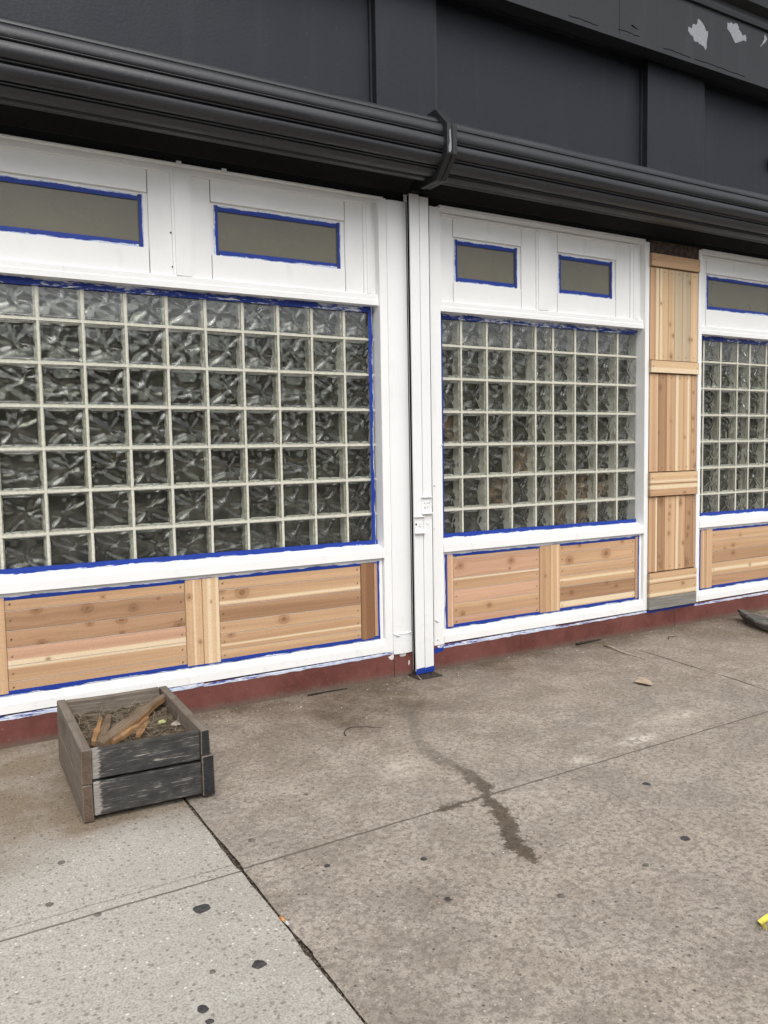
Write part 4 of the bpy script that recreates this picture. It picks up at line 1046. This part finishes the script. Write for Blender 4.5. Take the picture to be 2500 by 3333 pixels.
# dead grass
bm = bmesh.new()
for i in range(260):
    u = random.uniform(.05, W-.05); v = min(D-.06, max(.06, random.gauss(.44, .17))); q = O+ux*u+vy*v; h = soil_h(u, v)
    a = random.uniform(0, 6.28); L = random.uniform(.03, .09); up = random.random()**2.2*.9+.06
    p0 = Vector((q.x, q.y, h)); d = Vector((math.cos(a), math.sin(a), 0))
    def inside(p):
        r = p-O; uu, vv = r.dot(ux), r.dot(vy)
        return Vector((*(O+ux*min(max(uu, .042), W-.042)+vy*min(max(vv, .044), D-.044)).xy, p.z))
    pts = [inside(x) for x in (p0, p0+d*L*.35+Vector((0, 0, L*up*.6)), p0+d*L*.7+Vector((0, 0, L*up*.8)), p0+d*L+Vector((0, 0, L*up*.55)))]
    if (pts[1]-pts[0]).length > .004 and (pts[3]-pts[2]).length > .004: tube(bm, pts, random.uniform(.0007, .0013), 4, .3)
tag(obj('dead_grass', bm, m_plain('dead_grass_blades', (.255, .212, .15), .85, .2, 40, .35)), 'tangled dead grass on the planter soil', kind='stuff')
def scrap(p0, p1, w, h, mats, label, tw=.2, z0=.21, z1=.22, split=False):
    bm = bmesh.new(); gl = bm.verts.layers.float_vector.new('GL')
    p0, p1 = Vector((*p0, z0)), Vector((*p1, z1)); d = (p1-p0); L = d.length; d.normalize(); s = d.cross(Vector((0, 0, 1))).normalized(); up = s.cross(d)
    n = 14; rr = []
    for i in range(n+1):
        t = i/n; ww = w*(.55+.45*math.sin(math.pi*min(1, t*1.15+.05)))*(1+.35*(float(vn(t*9+L*50, 1.))-.5)); hh = h*(.8+.4*float(vn(t*8, L*70)))
        a = tw*(t-.5); sv = s*math.cos(a)+up*math.sin(a); uv_ = up*math.cos(a)-s*math.sin(a)
        c = p0+d*(L*t)
        ring = []
        for x, y in ((-.5, 0), (.5, -.1), (.52, .7), (.1, 1.0), (-.45, .85)):
            v = bm.verts.new(c+sv*(ww*x)+uv_*(hh*y)+Vector((0, 0, .004))); v[gl] = (L*t, x*w+1, y*h+L); ring.append(v)
        rr.append(ring)
    for q, r in zip(rr, rr[1:]):
        for k_ in range(5):
            f = bm.faces.new((q[k_], q[(k_+1) % 5], r[(k_+1) % 5], r[k_])); f.material_index = 1 if (split and k_ in (1,)) else 0
    bm.faces.new(rr[0]); bm.faces.new(rr[-1]); fixn(bm)
    tag(obj('wood_scrap', bm, mats), label, 'wood scrap', 'broken wood scraps in the planter')
scrap((-1.575, -.905), (-1.222, -.515), .060, .030, [STICK, SCRAPO], 'longest broken board across the planter soil', .15, .205, .232, True)
scrap((-1.520, -.880), (-1.335, -.700), .026, .022, [SCRAPO], 'orange split sliver along the front edge of the longest board', .3, .203, .206)
scrap((-1.590, -.870), (-1.515, -.655), .024, .026, [SCRAPO], 'short orange scrap nearest the left planter side', .2, .206, .222)
scrap((-1.560, -.850), (-1.470, -.590), .040, .020, [STICK], 'short dark scrap between the orange piece and the longest board', .2, .203, .215)
scrap((-1.418, -.862), (-1.338, -.690), .030, .012, [SCRAPO], 'orange scrap tucked below the longest board at the front plank', .2, .204, .204)
bm = bmesh.new(); bmesh.ops.create_cone(bm, cap_ends=True, segments=16, radius1=.016, radius2=.014, depth=.007, matrix=Matrix.Translation((-1.287, -.733, .209)) @ Matrix.Rotation(.35, 4, 'X') @ Matrix.Diagonal((1.1, .75, 1, 1)))
tag(obj('lime_slice', bm, m_plain('lime', (.40, .45, .20), .6, .3, 120, .2)), 'pale green lime slice on the planter soil', 'lime slice')
bm = bmesh.new()
pts = [(-1.248, -.80), (-1.222, -.795), (-1.212, -.76), (-1.226, -.735), (-1.252, -.742), (-1.262, -.772)]
vs = [bm.verts.new((x, y, .196+.010*random.random())) for x, y in pts]; cv = bm.verts.new((-1.240, -.770, .216))
for i in range(6): bm.faces.new((vs[i], vs[(i+1) % 6], cv))
tag(obj('paper_wad', bm, m_plain('grey_paper', (.36, .31, .27), .9, .1, 90, .35)), 'crumpled greyish paper beside the lime slice in the planter', 'paper')

# ------------------------------------------------------------------ world, sun, camera
w = bpy.data.worlds.new('World'); S.world = w; w.use_nodes = True; nt = w.node_tree; nt.nodes.clear()
sky = nt.nodes.new('ShaderNodeTexSky'); sky.sky_type = 'NISHITA'; sky.sun_disc = False
EL, AZ = math.radians(50), math.radians(192)
sky.sun_elevation = EL; sky.sun_rotation = AZ; sky.air_density = 1.0; sky.dust_density = 3.0; sky.ozone_density = 1.0
hs_ = nt.nodes.new('ShaderNodeHueSaturation'); hs_.inputs['Saturation'].default_value = .22
bg = nt.nodes.new('ShaderNodeBackground'); bg.inputs[1].default_value = .15
wo = nt.nodes.new('ShaderNodeOutputWorld')
hs_.inputs['Value'].default_value = 1.36; nt.links.new(sky.outputs[0], hs_.inputs['Color']); nt.links.new(hs_.outputs[0], bg.inputs[0]); nt.links.new(bg.outputs[0], wo.inputs[0])
sd = bpy.data.lights.new('sun', 'SUN'); sd.energy = 1.5; sd.angle = math.radians(50); sd.color = (1, .96, .91)
so = bpy.data.objects.new('sun', sd); COL.objects.link(so)
dv = Vector((math.sin(AZ)*math.cos(EL), math.cos(AZ)*math.cos(EL), math.sin(EL)))
so.rotation_euler = (-dv).to_track_quat('-Z', 'Y').to_euler(); so.location = (0, -6, 8)

cam = bpy.data.cameras.new('camera'); co = bpy.data.objects.new('camera', cam); COL.objects.link(co)
rx, ry, rz = -.076, .017, -.529
R = Matrix.Rotation(rz, 3, 'Z') @ Matrix.Rotation(rx, 3, 'X') @ Matrix.Rotation(ry, 3, 'Y')
right, fwd, up = R.col[0], R.col[1], R.col[2]
Mw = Matrix((( right.x, up.x, -fwd.x, -2.143), (right.y, up.y, -fwd.y, -4.077), (right.z, up.z, -fwd.z, 1.331), (0, 0, 0, 1)))
co.matrix_world = Mw
cam.sensor_fit = 'VERTICAL'; cam.sensor_height = 36; cam.sensor_width = 27; cam.lens = 36*2627/3333; cam.clip_start = .05; cam.clip_end = 2000
S.camera = co
S.view_settings.view_transform = 'Standard'; S.view_settings.look = 'None'; S.view_settings.exposure = 0; S.view_settings.gamma = 1
S.render.engine = 'CYCLES'
S.cycles.use_denoising = True
S.cycles.max_bounces = 10; S.cycles.transmission_bounces = 8; S.cycles.glossy_bounces = 4; S.cycles.diffuse_bounces = 6
S.cycles.caustics_refractive = True; S.cycles.caustics_reflective = False
S.cycles.sample_clamp_indirect = 6
S.render.resolution_x = 768; S.render.resolution_y = 1024
